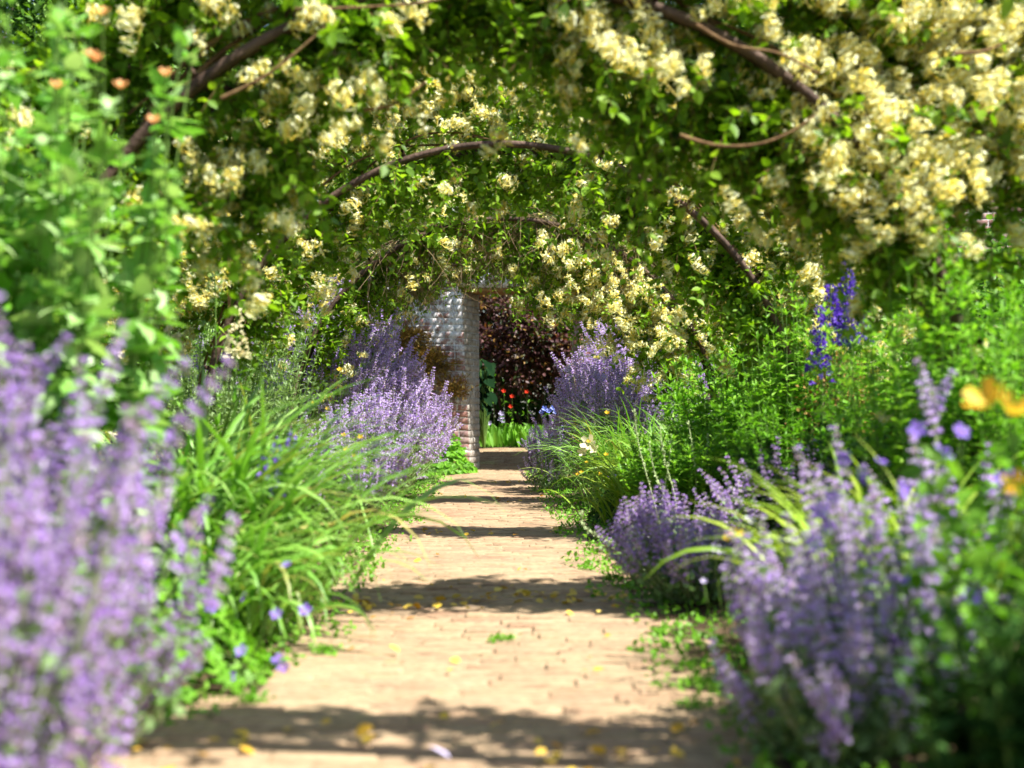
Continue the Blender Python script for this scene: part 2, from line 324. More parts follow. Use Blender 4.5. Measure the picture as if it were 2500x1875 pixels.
def spike_acc(length, wh, fl, w0, taper=.45, gap=True, sz=.011, r=None):
    """a catmint spike along +Z, origin at its base"""
    a = Acc(); seg = 6
    zc = np.linspace(0, length, seg); C = np.zeros((1, seg, 3)); C[0, :, 2] = zc; C[0, :, 0] = .012*np.sin(zc/length*3+r)
    tubes(a, C, np.linspace(.0016, .0008, seg)[None], 4, 2)
    P = []; D = []; S = []; M = []
    for i in range(wh):
        t = i/(wh-1); z = length*(.10+.90*t**(.85)) if gap else length*t
        k = max(3, int(fl*(1-taper*t)+rng.integers(-1, 2))); rr = w0*(1-.55*t)
        for j in range(k):
            an = rng.uniform(0, 2*math.pi); d = np.array([math.cos(an), math.sin(an), rng.uniform(.05, .9)+.5*t])
            P.append([math.cos(an)*rr*.25, math.sin(an)*rr*.25, z+rng.normal(0, length*.010)]); D.append(d); S.append(sz*rng.uniform(.7, 1.25)*(1-.35*t)); M.append(1 if rng.random() < .22 else 0)
    P = np.array(P); P[:, 0] += .012*np.sin(P[:, 2]/length*3+r)
    a.inst(F_floret, P, zframes(np.array(D)), np.array(S), m=np.array(M))
    return a
def make_meshes(n, fn, mats, name):
    out = []
    for i in range(n):
        a = fn(i); me = a.mesh(name)
        for m in mats: me.materials.append(m)
        out.append((me, a))
    return out
NEP = make_meshes(4, lambda i: spike_acc([.13, .17, .11, .15][i], [6, 7, 5, 7][i], 13, .017, r=i*1.3, sz=.0155), [G['nep'], G['cal'], G['pstem']], 'flower_spike')
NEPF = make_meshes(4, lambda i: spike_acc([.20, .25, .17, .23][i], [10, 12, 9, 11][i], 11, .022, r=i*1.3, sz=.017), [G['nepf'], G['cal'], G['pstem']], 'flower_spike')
NEPR = [(m_.copy(), a_) for m_, a_ in NEP]
for m_, a_ in NEPR: m_.materials[0] = G['nepf']
def honey_acc(i):
    """loose group of whorls of thin curved two-lipped tubes, about 1 unit wide"""
    a = Acc()
    for sub in range([3, 2, 4][i]):
        c0 = rng.normal(size=3)*np.array([.24, .24, .12]); tubes(a, np.array([[[0, 0, -.06], c0*.5-[0, 0, .03], c0]]), .010, 4, 1)
        for k in range([10, 13, 9][i]):
            an = rng.uniform(0, 2*math.pi); tilt = rng.uniform(.1, 1.7); ln = rng.uniform(.20, .36)
            d = np.array([math.cos(an)*math.sin(tilt), math.sin(an)*math.sin(tilt), math.cos(tilt)])
            side = norm(np.cross(d, [0, 0, 1.0])+1e-3*rng.normal(size=3)); up = norm(np.cross(side, d))
            ts = np.linspace(0, 1, 4); C = np.array([c0+d*t*ln+up*(.22*t*t*ln) for t in ts])
            m = 0 if rng.random() < (.75 if tilt < 1.0 else .35) else 1
            tubes(a, C[None], np.array([.009, .011, .014, .020])[None], 4, m)
            e = C[-1]; dd = norm(d+.5*up)
            def lip(sgn, w, l, curl):
                b = np.array([e-side*w*.4, e+side*w*.4, e+dd*l*.5+up*sgn*l*.25-side*w*.8, e+dd*l*.5+up*sgn*l*.25+side*w*.8, e+dd*l*curl+up*sgn*l*.9-side*w*.35, e+dd*l*curl+up*sgn*l*.9+side*w*.35])
                a.raw(b, [(0, 1, 3, 2), (2, 3, 5, 4)], m)
            lip(1, .075, .17, .45); lip(-1, .032, .18, .3)
            st = np.array([[e, e+dd*.12+up*.02, e+dd*.24+side*rng.normal(0, .04)]])
            tubes(a, st, .0045, 3, 0)
            if k % 3 == 0:
                a.inst(L_needle, c0[None], frames(norm(d+rng.normal(0, .4, 3))[None], up[None]), np.array([.26]), m=np.array([1]))
    return a
HON = make_meshes(3, honey_acc, [G['cream'], G['yellow']], 'flower_cluster')
HONT = [T(np.concatenate(a.V), [[0]]) for me, a in HON]
def as_template(a):
    t = T.__new__(T); t.v = np.concatenate(a.V); t.l = np.concatenate(a.L); t.s = np.concatenate(a.S); t.m = np.concatenate(a.M); return t
HONT = [as_template(a) for me, a in HON]; NEPT = [as_template(a) for me, a in NEP]; NEPFT = [as_template(a) for me, a in NEPF]

def place_parts(root, name, variants, temps, P, R, S, cap=100, stuff='flower_mass', vi=None):
    """shared-mesh children for the ones that show largest, the rest one part"""
    P = np.asarray(P); k = len(P)
    if k == 0: return
    S = np.asarray(S, float)
    px = 1250+FPX*P[:, 0]/P[:, 1]; py = 1000-FPX*(P[:, 2]-CAMH)/P[:, 1]
    vis = (px > -60) & (px < 2560) & (py > -60) & (py < 1930)
    show = S/P[:, 1]*np.where(vis, 1, .01); order = np.argsort(-show)
    vi = rng.integers(0, len(variants), k) if vi is None else vi
    o3 = np.array(root.location)
    for i in order[:cap]:
        if not vis[i]: continue
        o = bpy.data.objects.new(name, variants[vi[i]][0]); COL.objects.link(o); o.parent = root
        M = Matrix([list(R[i][r]*S[i])+[P[i][r]-o3[r]] for r in range(3)]+[[0, 0, 0, 1]]); o.matrix_local = M
    done = set(int(i) for i in order[:cap] if vis[i]); rest = np.array([i for i in range(k) if i not in done], int)
    if len(rest):
        a = Acc()
        for v in range(len(variants)):
            q = rest[vi[rest] == v]
            if len(q): a.inst(temps[v], P[q], R[q], S[q])
        o = a.build(stuff, list(variants[0][0].materials), root); o['kind'] = 'stuff'

# ------------------------------------------------------------------ plants
def catmint(x, y, r, h, nsp, label, lean=(0, 0), far=False, leaf=1.0, ssc=1.0, spread=1.0, hmin=.62, pale=False):
    z0 = float(gz(x, y)); root = empty('catmint', (x, y, z0)); tag(root, label, 'catmint', 'catmint clumps along the path')
    n = nsp; an = U(0, 2*math.pi, n); q = np.sqrt(U(0.0, 1, n)); th = q*spread*U(.75, 1.1, n)
    base = np.stack([x+np.cos(an)*q*r*.35, y+np.sin(an)*q*r*.35, np.full(n, z0)], 1)
    hh = h*U(hmin, 1.0, n)*(1-.30*q**2)
    tip = np.stack([x+np.cos(an)*q*r+lean[0]*hh, y+np.sin(an)*q*r+lean[1]*hh, z0+hh*np.cos(th*.55)], 1)
    mid = base*.45+tip*.55; mid[:, :2] += (tip-base)[:, :2]*.12; mid[:, 2] -= .02
    ts = np.linspace(0, 1, 6)[None, :, None]
    C = (1-ts)**2*base[:, None]+2*ts*(1-ts)*mid[:, None]+ts**2*tip[:, None]
    a = Acc(); tubes(a, C, np.linspace(.0028, .0016, 6)[None], 3); a.build('stem', G['pstem'], root)
    D = norm(C[:, -1]-C[:, -2])+np.stack([lean[0]*.3+NN(.30, n), lean[1]*.3+NN(.30, n), np.full(n, .35)], 1)
    sc = U(.8, 1.15, n)*ssc
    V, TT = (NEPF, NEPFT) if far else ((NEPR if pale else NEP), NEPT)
    place_parts(root, 'flower_spike', V, TT, C[:, -1]-norm(D)*.03, zframes(D), sc)
    # side shoots
    k = n; ii = rng.integers(0, n, k); tt = U(.55, .9, k)[:, None]
    P = base[ii]*(1-tt)**2+2*tt*(1-tt)*mid[ii]+tt**2*tip[ii]; D2 = norm(D[ii]+NN(.55, (k, 3)))
    # leaves: pairs on the stems and a mounded base
    m = int(n*16*leaf); ii = rng.integers(0, n, m); tt = U(.12, .95, m)[:, None]
    P = base[ii]*(1-tt)**2+2*tt*(1-tt)*mid[ii]+tt**2*tip[ii]+NN(.018, (m, 3))
    Dl = rdir(m, .5); f = Acc(); f.inst(L_oval, P, frames(Dl, rdir(m, 1.5)), U(.018, .034, m)); f.build('foliage', G['nleaf'], root)
    # small side spikes in one mass
    k = int(n*.8); ii = rng.integers(0, n, k); tt = U(.5, .92, k)[:, None]
    P = base[ii]*(1-tt)**2+2*tt*(1-tt)*mid[ii]+tt**2*tip[ii]; D2 = norm(norm(tip-base)[ii]+NN(.5, (k, 3)))
    s = Acc(); s.inst(TT[2], P, zframes(D2), U(.45, .7, k)*ssc); o = s.build('side_shoot', list(V[0][0].materials), root); o['kind'] = 'stuff'
    return root

def stems_leaves(x, y, r, h, ns, pairs, lsize, tmpl, lmat, root, lean=(0, 0), whorl=2, smat='gstem', lt=(.15, 1), up=.35, taper=.45, hv=.25, srad=.003, ej=.24):
    z0 = root.location.z
    an = U(0, 2*math.pi, ns); q = np.sqrt(U(0, 1, ns))
    base = np.stack([x+np.cos(an)*q*r*.75, y+np.sin(an)*q*r*.75, gz(x+np.cos(an)*q*r*.75, y+np.sin(an)*q*r*.75)], 1)
    hh = h*(1-hv*U(0, 1, ns))*(1-.12*q*q)
    tip = base+np.stack([np.cos(an)*q*r*.35+lean[0]*hh+NN(.03, ns), np.sin(an)*q*r*.35+lean[1]*hh+NN(.03, ns), hh], 1)
    mid = (base+tip)/2; mid[:, :2] -= (tip-base)[:, :2]*.15
    ts = np.linspace(0, 1, 7)[None, :, None]; C = (1-ts)**2*base[:, None]+2*ts*(1-ts)*mid[:, None]+ts**2*tip[:, None]
    a = Acc(); tubes(a, C, np.linspace(srad, srad*.5, 7)[None], 4); a.build('stem', G[smat], root)
    t = np.linspace(lt[0], lt[1], pairs)
    tt = np.clip(t[None, :, None, None]+NN(.5/pairs, (ns, pairs, 1, 1)), .02, 1); B = base[:, None, None]; Mi = mid[:, None, None]; Tp = tip[:, None, None]
    P = (1-tt)**2*B+2*tt*(1-tt)*Mi+tt**2*Tp; P = np.broadcast_to(P, (ns, pairs, whorl, 3)).copy()
    rot = U(0, 6.28, (ns, 1, 1))+np.arange(pairs)[None, :, None]*1.57+np.arange(whorl)[None, None, :]*2*math.pi/whorl+NN(.35, (ns, pairs, whorl))
    el = up+.9*np.clip(t-.8, 0, 1)[None, :, None]*4+NN(ej, (ns, pairs, whorl))
    D = np.stack([np.cos(rot)*np.cos(el), np.sin(rot)*np.cos(el), np.sin(el)], -1)
    S = lsize*(1-taper*np.clip((t-.45)/.55, 0, 1))[None, :, None]*U(.7, 1.15, (ns, pairs, whorl))
    Nn = np.zeros_like(D); Nn[..., 2] = 1; Nn += NN(.25, Nn.shape)
    f = Acc(); f.inst(tmpl, P.reshape(-1, 3), frames(D.reshape(-1, 3), Nn.reshape(-1, 3)), S.ravel()); f.build('foliage', G[lmat], root)
    return tip, norm(C[:, -1]-C[:, -2])

def thing(name, x, y, label, cat, group=None, z=None):
    r = empty(name, (x, y, float(gz(x, y)) if z is None else z)); tag(r, label, cat, group); return r

def strap_clump(x, y, r, ln, n, label, lean=(0, 0), mat='blade', w=.007, name='strap_leaved_clump', droop=1.0, seg=9, group=None, upr=(.9, 1.45)):
    root = thing(name, x, y, label, 'clump', group)
    an = U(0, 2*math.pi, n); el = U(upr[0], upr[1], n); L_ = ln*U(.55, 1.08, n)
    bx = x+NN(r*.33, n); by = y+NN(r*.33, n)
    base = np.stack([bx, by, gz(bx, by)], 1)
    hd = np.stack([np.cos(an)+lean[0], np.sin(an)+lean[1]], 1); ll = np.linalg.norm(hd, axis=1); hd = hd/np.maximum(ll, .3)[:, None]
    t = np.linspace(0, 1, seg)[None, :]
    ang = el[:, None]-(droop*U(.7, 1.9, n)[:, None])*t**1.6
    ds = (L_/seg)[:, None]; hx = np.cumsum(np.cos(ang)*ds, 1); hz = np.cumsum(np.sin(ang)*ds, 1)
    C = base[:, None, :]+np.stack([hx*hd[:, :1], hx*hd[:, 1:], hz], -1)
    C[..., 2] = np.maximum(C[..., 2], gz(C[..., 0], C[..., 1])+.01)
    W = w*U(.7, 1.3, n)[:, None]*np.minimum(1, (1-t)*2.2+.06)*np.minimum(1, t*3+.6)
    S = np.stack([-hd[:, 1], hd[:, 0], NN(.25, n)], 1)
    a = Acc(); ribbons(a, C, W, S, .35); a.build('foliage', G[mat], root)
    return root

def flowers_on(root, name, tmpl, mats, P, D, S, cap=60, stem_from=None, smat='gstem'):
    a = Acc(); a.inst(tmpl, np.zeros((1, 3)), np.eye(3)[None]); me = a.mesh(name)
    for m in (mats if isinstance(mats, list) else [mats]): me.materials.append(m)
    place_parts(root, name, [(me, a)], [tmpl], P, zframes(np.asarray(D, float)), S, cap, 'blossom_mass')
    if stem_from is not None:
        B = np.asarray(stem_from, float); P = np.asarray(P, float); ts = np.linspace(0, 1, 5)[None, :, None]
        mid = (B+P)/2; mid[:, :2] = B[:, :2]*.4+P[:, :2]*.6
        C = (1-ts)**2*B[:, None]+2*ts*(1-ts)*mid[:, None]+ts**2*P[:, None]
        s = Acc(); tubes(s, C, .0018, 3); s.build('flower_stem', G[smat], root)

def mound(x, y, r, h, n, lsize, label, mat='green', tmpl=None, name='cranesbill', cat='plant', group=None, ry=None, flow=None, fmat='violet', fs=.035):
    """low cushion of leaves, with optional flowers"""
    root = thing(name, x, y, label, cat, group); ry = ry or r
    an = U(0, 2*math.pi, n); q = np.sqrt(U(0, 1, n)); X = x+np.cos(an)*q*r; Y = y+np.sin(an)*q*ry
    top = h*(1-q**2.2)*(.8+.25*np.sin(X*19+Y*7)); Z = gz(X, Y)+np.maximum(.012, top*U(.45, 1.05, n)**.7)
    P = np.stack([X, Y, Z], 1); out = np.stack([np.cos(an)*q, np.sin(an)*q, np.full(n, 1.0)], 1)
    Nn = norm(out+NN(.45, (n, 3))); D = norm(np.cross(Nn, rng.normal(size=(n, 3))))
    f = Acc(); f.inst(tmpl or L_palm, P, frames(D, Nn), lsize*U(.6, 1.2, n)); f.build('foliage', G[mat], root)
    if True:
        k = max(8, n//12); ii = rng.integers(0, n, k); B = np.stack([x+(X[ii]-x)*.3, y+(Y[ii]-y)*.3, np.full(k, root.location.z)], 1)
        ts = np.linspace(0, 1, 4)[None, :, None]; C = B[:, None]*(1-ts)+P[ii][:, None]*ts; s = Acc(); tubes(s, C, .0015, 3); s.build('stem', G['gstem'], root)
    if flow is not None:
        P = np.array(flow, float); D = norm(np.array([[0, -.8, .5]])+NN(.35, (len(P), 3))); B = P.copy(); B[:, 0] = x+(P[:, 0]-x)*.7; B[:, 1] = y+(P[:, 1]-y)*.7; B[:, 2] = gz(B[:, 0], B[:, 1])
        flowers_on(root, 'flower', F_open, G[fmat], P, D, U(.8, 1.2, len(P))*fs, stem_from=B)
    return root

def cloud(n, c, rad, nclump, cs, shell=.55):
    """leaf positions in lumps through an ellipsoid's volume"""
    d = rdir(nclump); q = U(shell, 1, nclump)**(1/1.5); cc = np.array(c)+d*q[:, None]*np.array(rad)
    i = rng.integers(0, nclump, n); off = NN(1, (n, 3))*cs
    return cc[i]+off*np.array([1, 1, .7]), norm(cc[i]-np.array(c)+off+.001)
def bush(x, y, rad, zc, n, lsize, label, mat='far', tmpl=None, name='shrub', cat='shrub', group=None, nclump=80, cs=.13, shell=.5, stems=10, sx=0, sr=1.0, smat='bark'):
    root = thing(name, x, y, label, cat, group)
    P, O = cloud(n, (x, y, zc), rad, nclump, cs, shell)
    P[:, 2] = np.maximum(P[:, 2], gz(P[:, 0], P[:, 1])+.03)
    D = norm(O*.5+NN(.7, (n, 3))+np.array([0, 0, -.1])); Nn = norm(O*.6+np.array([0, 0, .8])+NN(.5, (n, 3)))
    f = Acc(); f.inst(tmpl or L_oval, P, frames(D, Nn), lsize*U(.6, 1.3, n)); f.build('foliage', G[mat], root)
    z0 = root.location.z; k = stems; B = np.stack([x+sx+NN(.06, k), y+NN(.06, k), np.full(k, z0)], 1)
    E = np.array([x, y, zc])+rdir(k, .5)*np.array(rad)*.8; mid = (B+E)/2+NN(.08, (k, 3)); ts = np.linspace(0, 1, 6)[None, :, None]
    C = (1-ts)**2*B[:, None]+2*ts*(1-ts)*mid[:, None]+ts**2*E[:, None]
    s = Acc(); tubes(s, C, np.linspace(.018, .005, 6)[None]*max(1, rad[2])*sr, 5); s.build('stem', G[smat], root)
    return root
def tree(x, y, h, cr, n, lsize, label, mat='far', tmpl=None, z_low=1.5, nclump=200, cs=.3, trunk=.16):
    root = thing('tree', x, y, label, 'tree', 'trees beyond the garden wall')
    z0 = root.location.z; zc = (h+z_low)/2; rz = (h-z_low)/2
    P, O = cloud(n, (x, y, zc), (cr, cr, rz), nclump, cs, .35)
    D = norm(O*.4+NN(.7, (n, 3))); Nn = norm(O*.6+np.array([0, 0, .8])+NN(.5, (n, 3)))
    f = Acc(); f.inst(tmpl or L_simple, P, frames(D, Nn), lsize*U(.6, 1.3, n)); f.build('crown', G[mat], root)
    s = Acc(); C = catmull([(x, y, z0), (x+.1, y, z0+h*.3), (x-.1, y+.1, z0+h*.6), (x, y, z0+h*.9)], 14)
    tubes(s, C[None], np.linspace(trunk, trunk*.15, 14)[None], 8); s.build('trunk', G['bark'], root, True)
    k = 16; b = Acc(); tt = U(.25, .8, k); B = np.array([C[int(t*13)] for t in tt]); E = np.array([x, y, zc])+rdir(k, .2)*np.array([cr, cr, rz])*.85
    mid = (B+E)/2+NN(.15, (k, 3)); ts = np.linspace(0, 1, 7)[None, :, None]; CC = (1-ts)**2*B[:, None]+2*ts*(1-ts)*mid[:, None]+ts**2*E[:, None]
    tubes(b, CC, np.linspace(trunk*.4, .012, 7)[None], 6); b.build('branch', G['bark'], root, True)
    return root

# ------------------------------------------------------------------ ground and path
def ground():
    xs = np.concatenate([[-60, -30, -14, -8, -5], np.linspace(-3, 3, 121), [5, 8, 14, 30, 60]]); ys = np.concatenate([[-20, -8, -3, -1], np.linspace(0, 26, 261), [30, 40, 60, 120]])
    X, Y = np.meshgrid(xs, ys); Z = gz(X, Y); l = -0.66-0.010*(Y-4.5)-np.clip(3.9-Y, 0, 3)*.40; r = 0.50-0.019*(Y-3.3)
    Z = Z-np.where((X > l+.02) & (X < r-.02) & (Y < 20.15), .055, 0)
    far = (np.abs(X) < 3.2) & (Y > -1) & (Y < 26)
    Z = Z+np.where(far, .012*np.sin(X*23+Y*3)*np.sin(Y*17), 0)*np.where((X > l-.02) & (X < r+.02), 0, 1)
    V = np.stack([X, Y, Z], -1).reshape(-1, 3); nx = len(xs); ny = len(ys)
    i, j = np.meshgrid(np.arange(nx-1), np.arange(ny-1)); b = (j*nx+i).ravel(); Q = np.stack([b, b+1, b+nx+1, b+nx], 1)
    o = Acc().quads(V, Q).build('ground', soilmat(), smooth=True); tag(o, kind='structure')
    # sandy joint bed of the path
    ys = np.linspace(-1, 20.3, 300); t = np.linspace(0, 1, 14)
    L_ = np.array([path_l(y)-.05-.03*math.sin(y*3.1)-(.45*max(0, min(1, (y-16.6)/.6)) if y < 18 else 0)*(y < 17.95) for y in ys]); R_ = np.array([path_r(y)+.05+.03*math.sin(y*2.3) for y in ys])
    X = L_[:, None]+(R_-L_)[:, None]*t[None]; Y = np.broadcast_to(ys[:, None], X.shape); Z = gz(X, Y)*0+.006*np.sin(X*5.1+Y*1.3)+0.006*np.sin(Y*2.3+X*2)+.004*np.sin(Y*6.1)+np.clip((Y-18.5)/1.7, 0, 1)*.20-.0035
    Z = Z+.0015*np.sin(X*31+Y*17)+.0015*np.sin(Y*41-X*13)
    V = np.stack([X, Y, Z], -1).reshape(-1, 3); nx = 14
    i, j = np.meshgrid(np.arange(nx-1), np.arange(len(ys)-1)); b = (j*nx+i).ravel(); Q = np.stack([b, b+1, b+nx+1, b+nx], 1)
    sand = pathmat('path joint sand', False); brick = pathmat('path brick')
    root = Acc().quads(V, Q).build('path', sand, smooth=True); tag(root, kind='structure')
    # pavers laid across the path in running bond
    P = []; S = []; A = []; row = .076; y = -.9; k = 0
    while y < 20.2:
        x0, x1 = path_l(y)+.0, path_r(y); 
        if 16.9 < y < 17.9: x0 -= .45
        x = x0-rng.uniform(0, .22)
        while x < x1+.05:
            w = .213; cx = x+w/2
            edge = min(cx-x0, x1-cx)
            if not (edge < .03 and rng.random() < .5):
                P.append((cx, y, 0)); S.append((w-.004+NN(.002), .0725+NN(.001), .05)); A.append(NN(.012))
            x += w+.006
        y += row; k += 1
    P = np.array(P); P[:, 0] += NN(.002, len(P)); zz = .006*np.sin(P[:, 0]*5.1+P[:, 1]*1.3)+0.006*np.sin(P[:, 1]*2.3+P[:, 0]*2)+.004*np.sin(P[:, 1]*6.1)+np.clip((P[:, 1]-18.5)/1.7, 0, 1)*.20
    P[:, 2] = zz-.0262+NN(.0020, len(P))-np.where(rng.random(len(P)) < .05, .004, 0)
    n = len(P); A = np.array(A); tx = NN(.010, n); ty = NN(.014, n)
    R = np.stack([np.stack([np.cos(A), -np.sin(A), ty], 1), np.stack([np.sin(A), np.cos(A), tx], 1), np.stack([-ty, -tx, np.ones(n)], 1)], 1)
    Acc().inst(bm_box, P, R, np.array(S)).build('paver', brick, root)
ground()

# ------------------------------------------------------------------ wall with doorway
WY = 18.0; WT = .6; WH = 3.4
def wall():
    root = empty('garden_wall', (0, WY, 0)); tag(root, 'tall old brick wall with flaking whitewash and an open doorway', 'wall')
    wm = wallmat('whitewashed old brick'); mm = wallmat('lime mortar', True)
    zl = 2.075; xr = .70; xb = -.375
    def xf(z): return -.475-.10*min(z/2.06, 1)
    a = Acc(); y0 = WY+.012; y1 = WY+WT
    def hexa(p):    # p: 8 corners, bottom 4 then top 4
        a.raw(p, [(0, 3, 2, 1), (4, 5, 6, 7), (0, 1, 5, 4), (1, 2, 6, 5), (2, 3, 7, 6), (3, 0, 4, 7)])
    hexa([(-12, y0, -.2), (xf(0)-.012, y0, -.2), (xb-.012, y1, -.2), (-12, y1, -.2), (-12, y0, zl), (xf(zl)-.012, y0, zl), (xb-.012, y1, zl), (-12, y1, zl)])
    hexa([(xr+.012, y0, -.2), (12, y0, -.2), (12, y1, -.2), (xr+.012, y1, -.2), (xr+.012, y0, zl), (12, y0, zl), (12, y1, zl), (xr+.012, y1, zl)])
    hexa([(-12, y0, zl+.001), (12, y0, zl+.001), (12, y1, zl+.001), (-12, y1, zl+.001), (-12, y0, WH), (12, y0, WH), (12, y1, WH), (-12, y1, WH)])
    a.build('mortar', mm, root)
    P = []; S = []; rows = int(WH/.075); 
    for k in range(rows):
        z = .0375+k*.075-.0; segs = []
        if z < zl-.03: segs = [(xf(z), -6.4, -1), (xr, 6.4, 1)]
        elif z < zl+.03: segs = [(-.62, -6.4, -1), (1.0, 6.4, 1)]
        else: segs = [(0+(.11 if k % 2 else 0), -6.4, -1), (0+(.11 if k % 2 else 0), 6.4, 1)]
        for (xs, xe, sg) in segs:
            x = xs; first = True
            while abs(x-xs) < abs(xe-xs):
                w = (.105 if (k % 2 and first) else (.215 if rng.random() < .72 else .105))
                P.append((x+sg*w/2, WY+.0645+NN(.0012), z)); S.append((w-.002+NN(.003), .11, .064+NN(.0015))); x += sg*(w+.010); first = False
    P = np.array(P); n = len(P); A = NN(.02, n)
    R = np.stack([np.stack([np.cos(A*.3), -np.sin(A*.3), A], 1), np.stack([np.sin(A*.3), np.cos(A*.3), A*0], 1), np.stack([-A, A*0, np.ones(n)], 1)], 1)
    b = Acc(); b.inst(bm_box, P, R, np.array(S)); 
    # reveals
    P = []; S = []; R = []
    for k in range(rows):
        z = .0375+k*.075
        if z > zl-.03: break
        dx = xb-xf(z); al = math.atan2(dx, WT)
        t = .0
        lens = [.215, .215, .105] if k % 2 else [.105, .215, .215]
        for w in lens:
            s = (t+w/2+.02)/WT; cx = xf(z)+dx*s-.03; cy = WY+s*WT*math.cos(al)
            P.append((cx+NN(.003), cy, z)); S.append((.066, w-.004, .064)); c, sn = math.cos(al), math.sin(al)
            R.append([[c, sn, 0], [-sn, c, 0], [0, 0, 1]]); t += w+.01
        t = 0
        for w in lens:
            cy = WY+t+w/2+.02; P.append((xr+.035+NN(.003), cy, z)); S.append((.066, w-.004, .064)); R.append(np.eye(3).tolist()); t += w+.01
    b.build('brickwork', wm, root)
    b = Acc(); b.inst(bm_box, np.array(P), np.array(R), np.array(S)); b.build('door_jamb', G['jamb'], root)
    l = Acc(); l.inst(bm_box, [(.13, WY+.30, zl-.018)], np.eye(3)[None], np.array([[1.42, .56, .05]])); l.build('lintel', G['lintel'], root)
    n = int(10.4/.3); P = np.array([(-5.1+.3*i, WY+.28, WH+.03) for i in range(n)]); c = Acc(); c.inst(bm_box, P, np.tile(np.eye(3), (n, 1, 1)), np.tile([.292, .70, .07], (n, 1))); c.build('coping', G['cope'], root)
wall()

# ------------------------------------------------------------------ arches and honeysuckle
ARX = -.05; AR = 1.56; ARZ = .52
def arch(y, label, R=AR, xc=ARX):
    root = thing('garden_arch', xc, y, label, 'arch', 'hoops over the path', z=0)
    def pts(r, n=60):
        out = [(xc+r, -0.1), (xc+r, ARZ*.5)]+[(xc+r*math.cos(t), ARZ+r*math.sin(t)) for t in np.linspace(0, math.pi, n)]+[(xc-r, ARZ*.5), (xc-r, -.1)]
        return np.array(out)
    for (yy, r0) in ((-.21, R-.03), (.12, R-.015)):
        P = pts(r0); Q = pts(r0-.026); w = .036
        V = []
        for p, q in zip(P, Q): V += [(p[0], y+yy-w, p[1]), (p[0], y+yy+w, p[1]), (q[0], y+yy+w, q[1]), (q[0], y+yy-w, q[1])]
        n = len(P); F = []
        for i in range(n-1):
            for k in range(4): F.append((4*i+k, 4*i+(k+1) % 4, 4*i+4+(k+1) % 4, 4*i+4+k))
        a = Acc(); a.raw(V, F); a.build('hoop', G['wood'], root)
    for t in np.linspace(.25, math.pi-.25, 9):
        c = Acc(); p = np.array([[xc+(R-.011)*math.cos(t), y-.30, ARZ+(R-.011)*math.sin(t)], [xc+(R-.011)*math.cos(t), y+.16, ARZ+(R-.011)*math.sin(t)]])
        tubes(c, np.array([[p[0], (p[0]+p[1])/2, p[1]]]), .011, 6); c.build('crossbar', G['wood'], root)
    return root
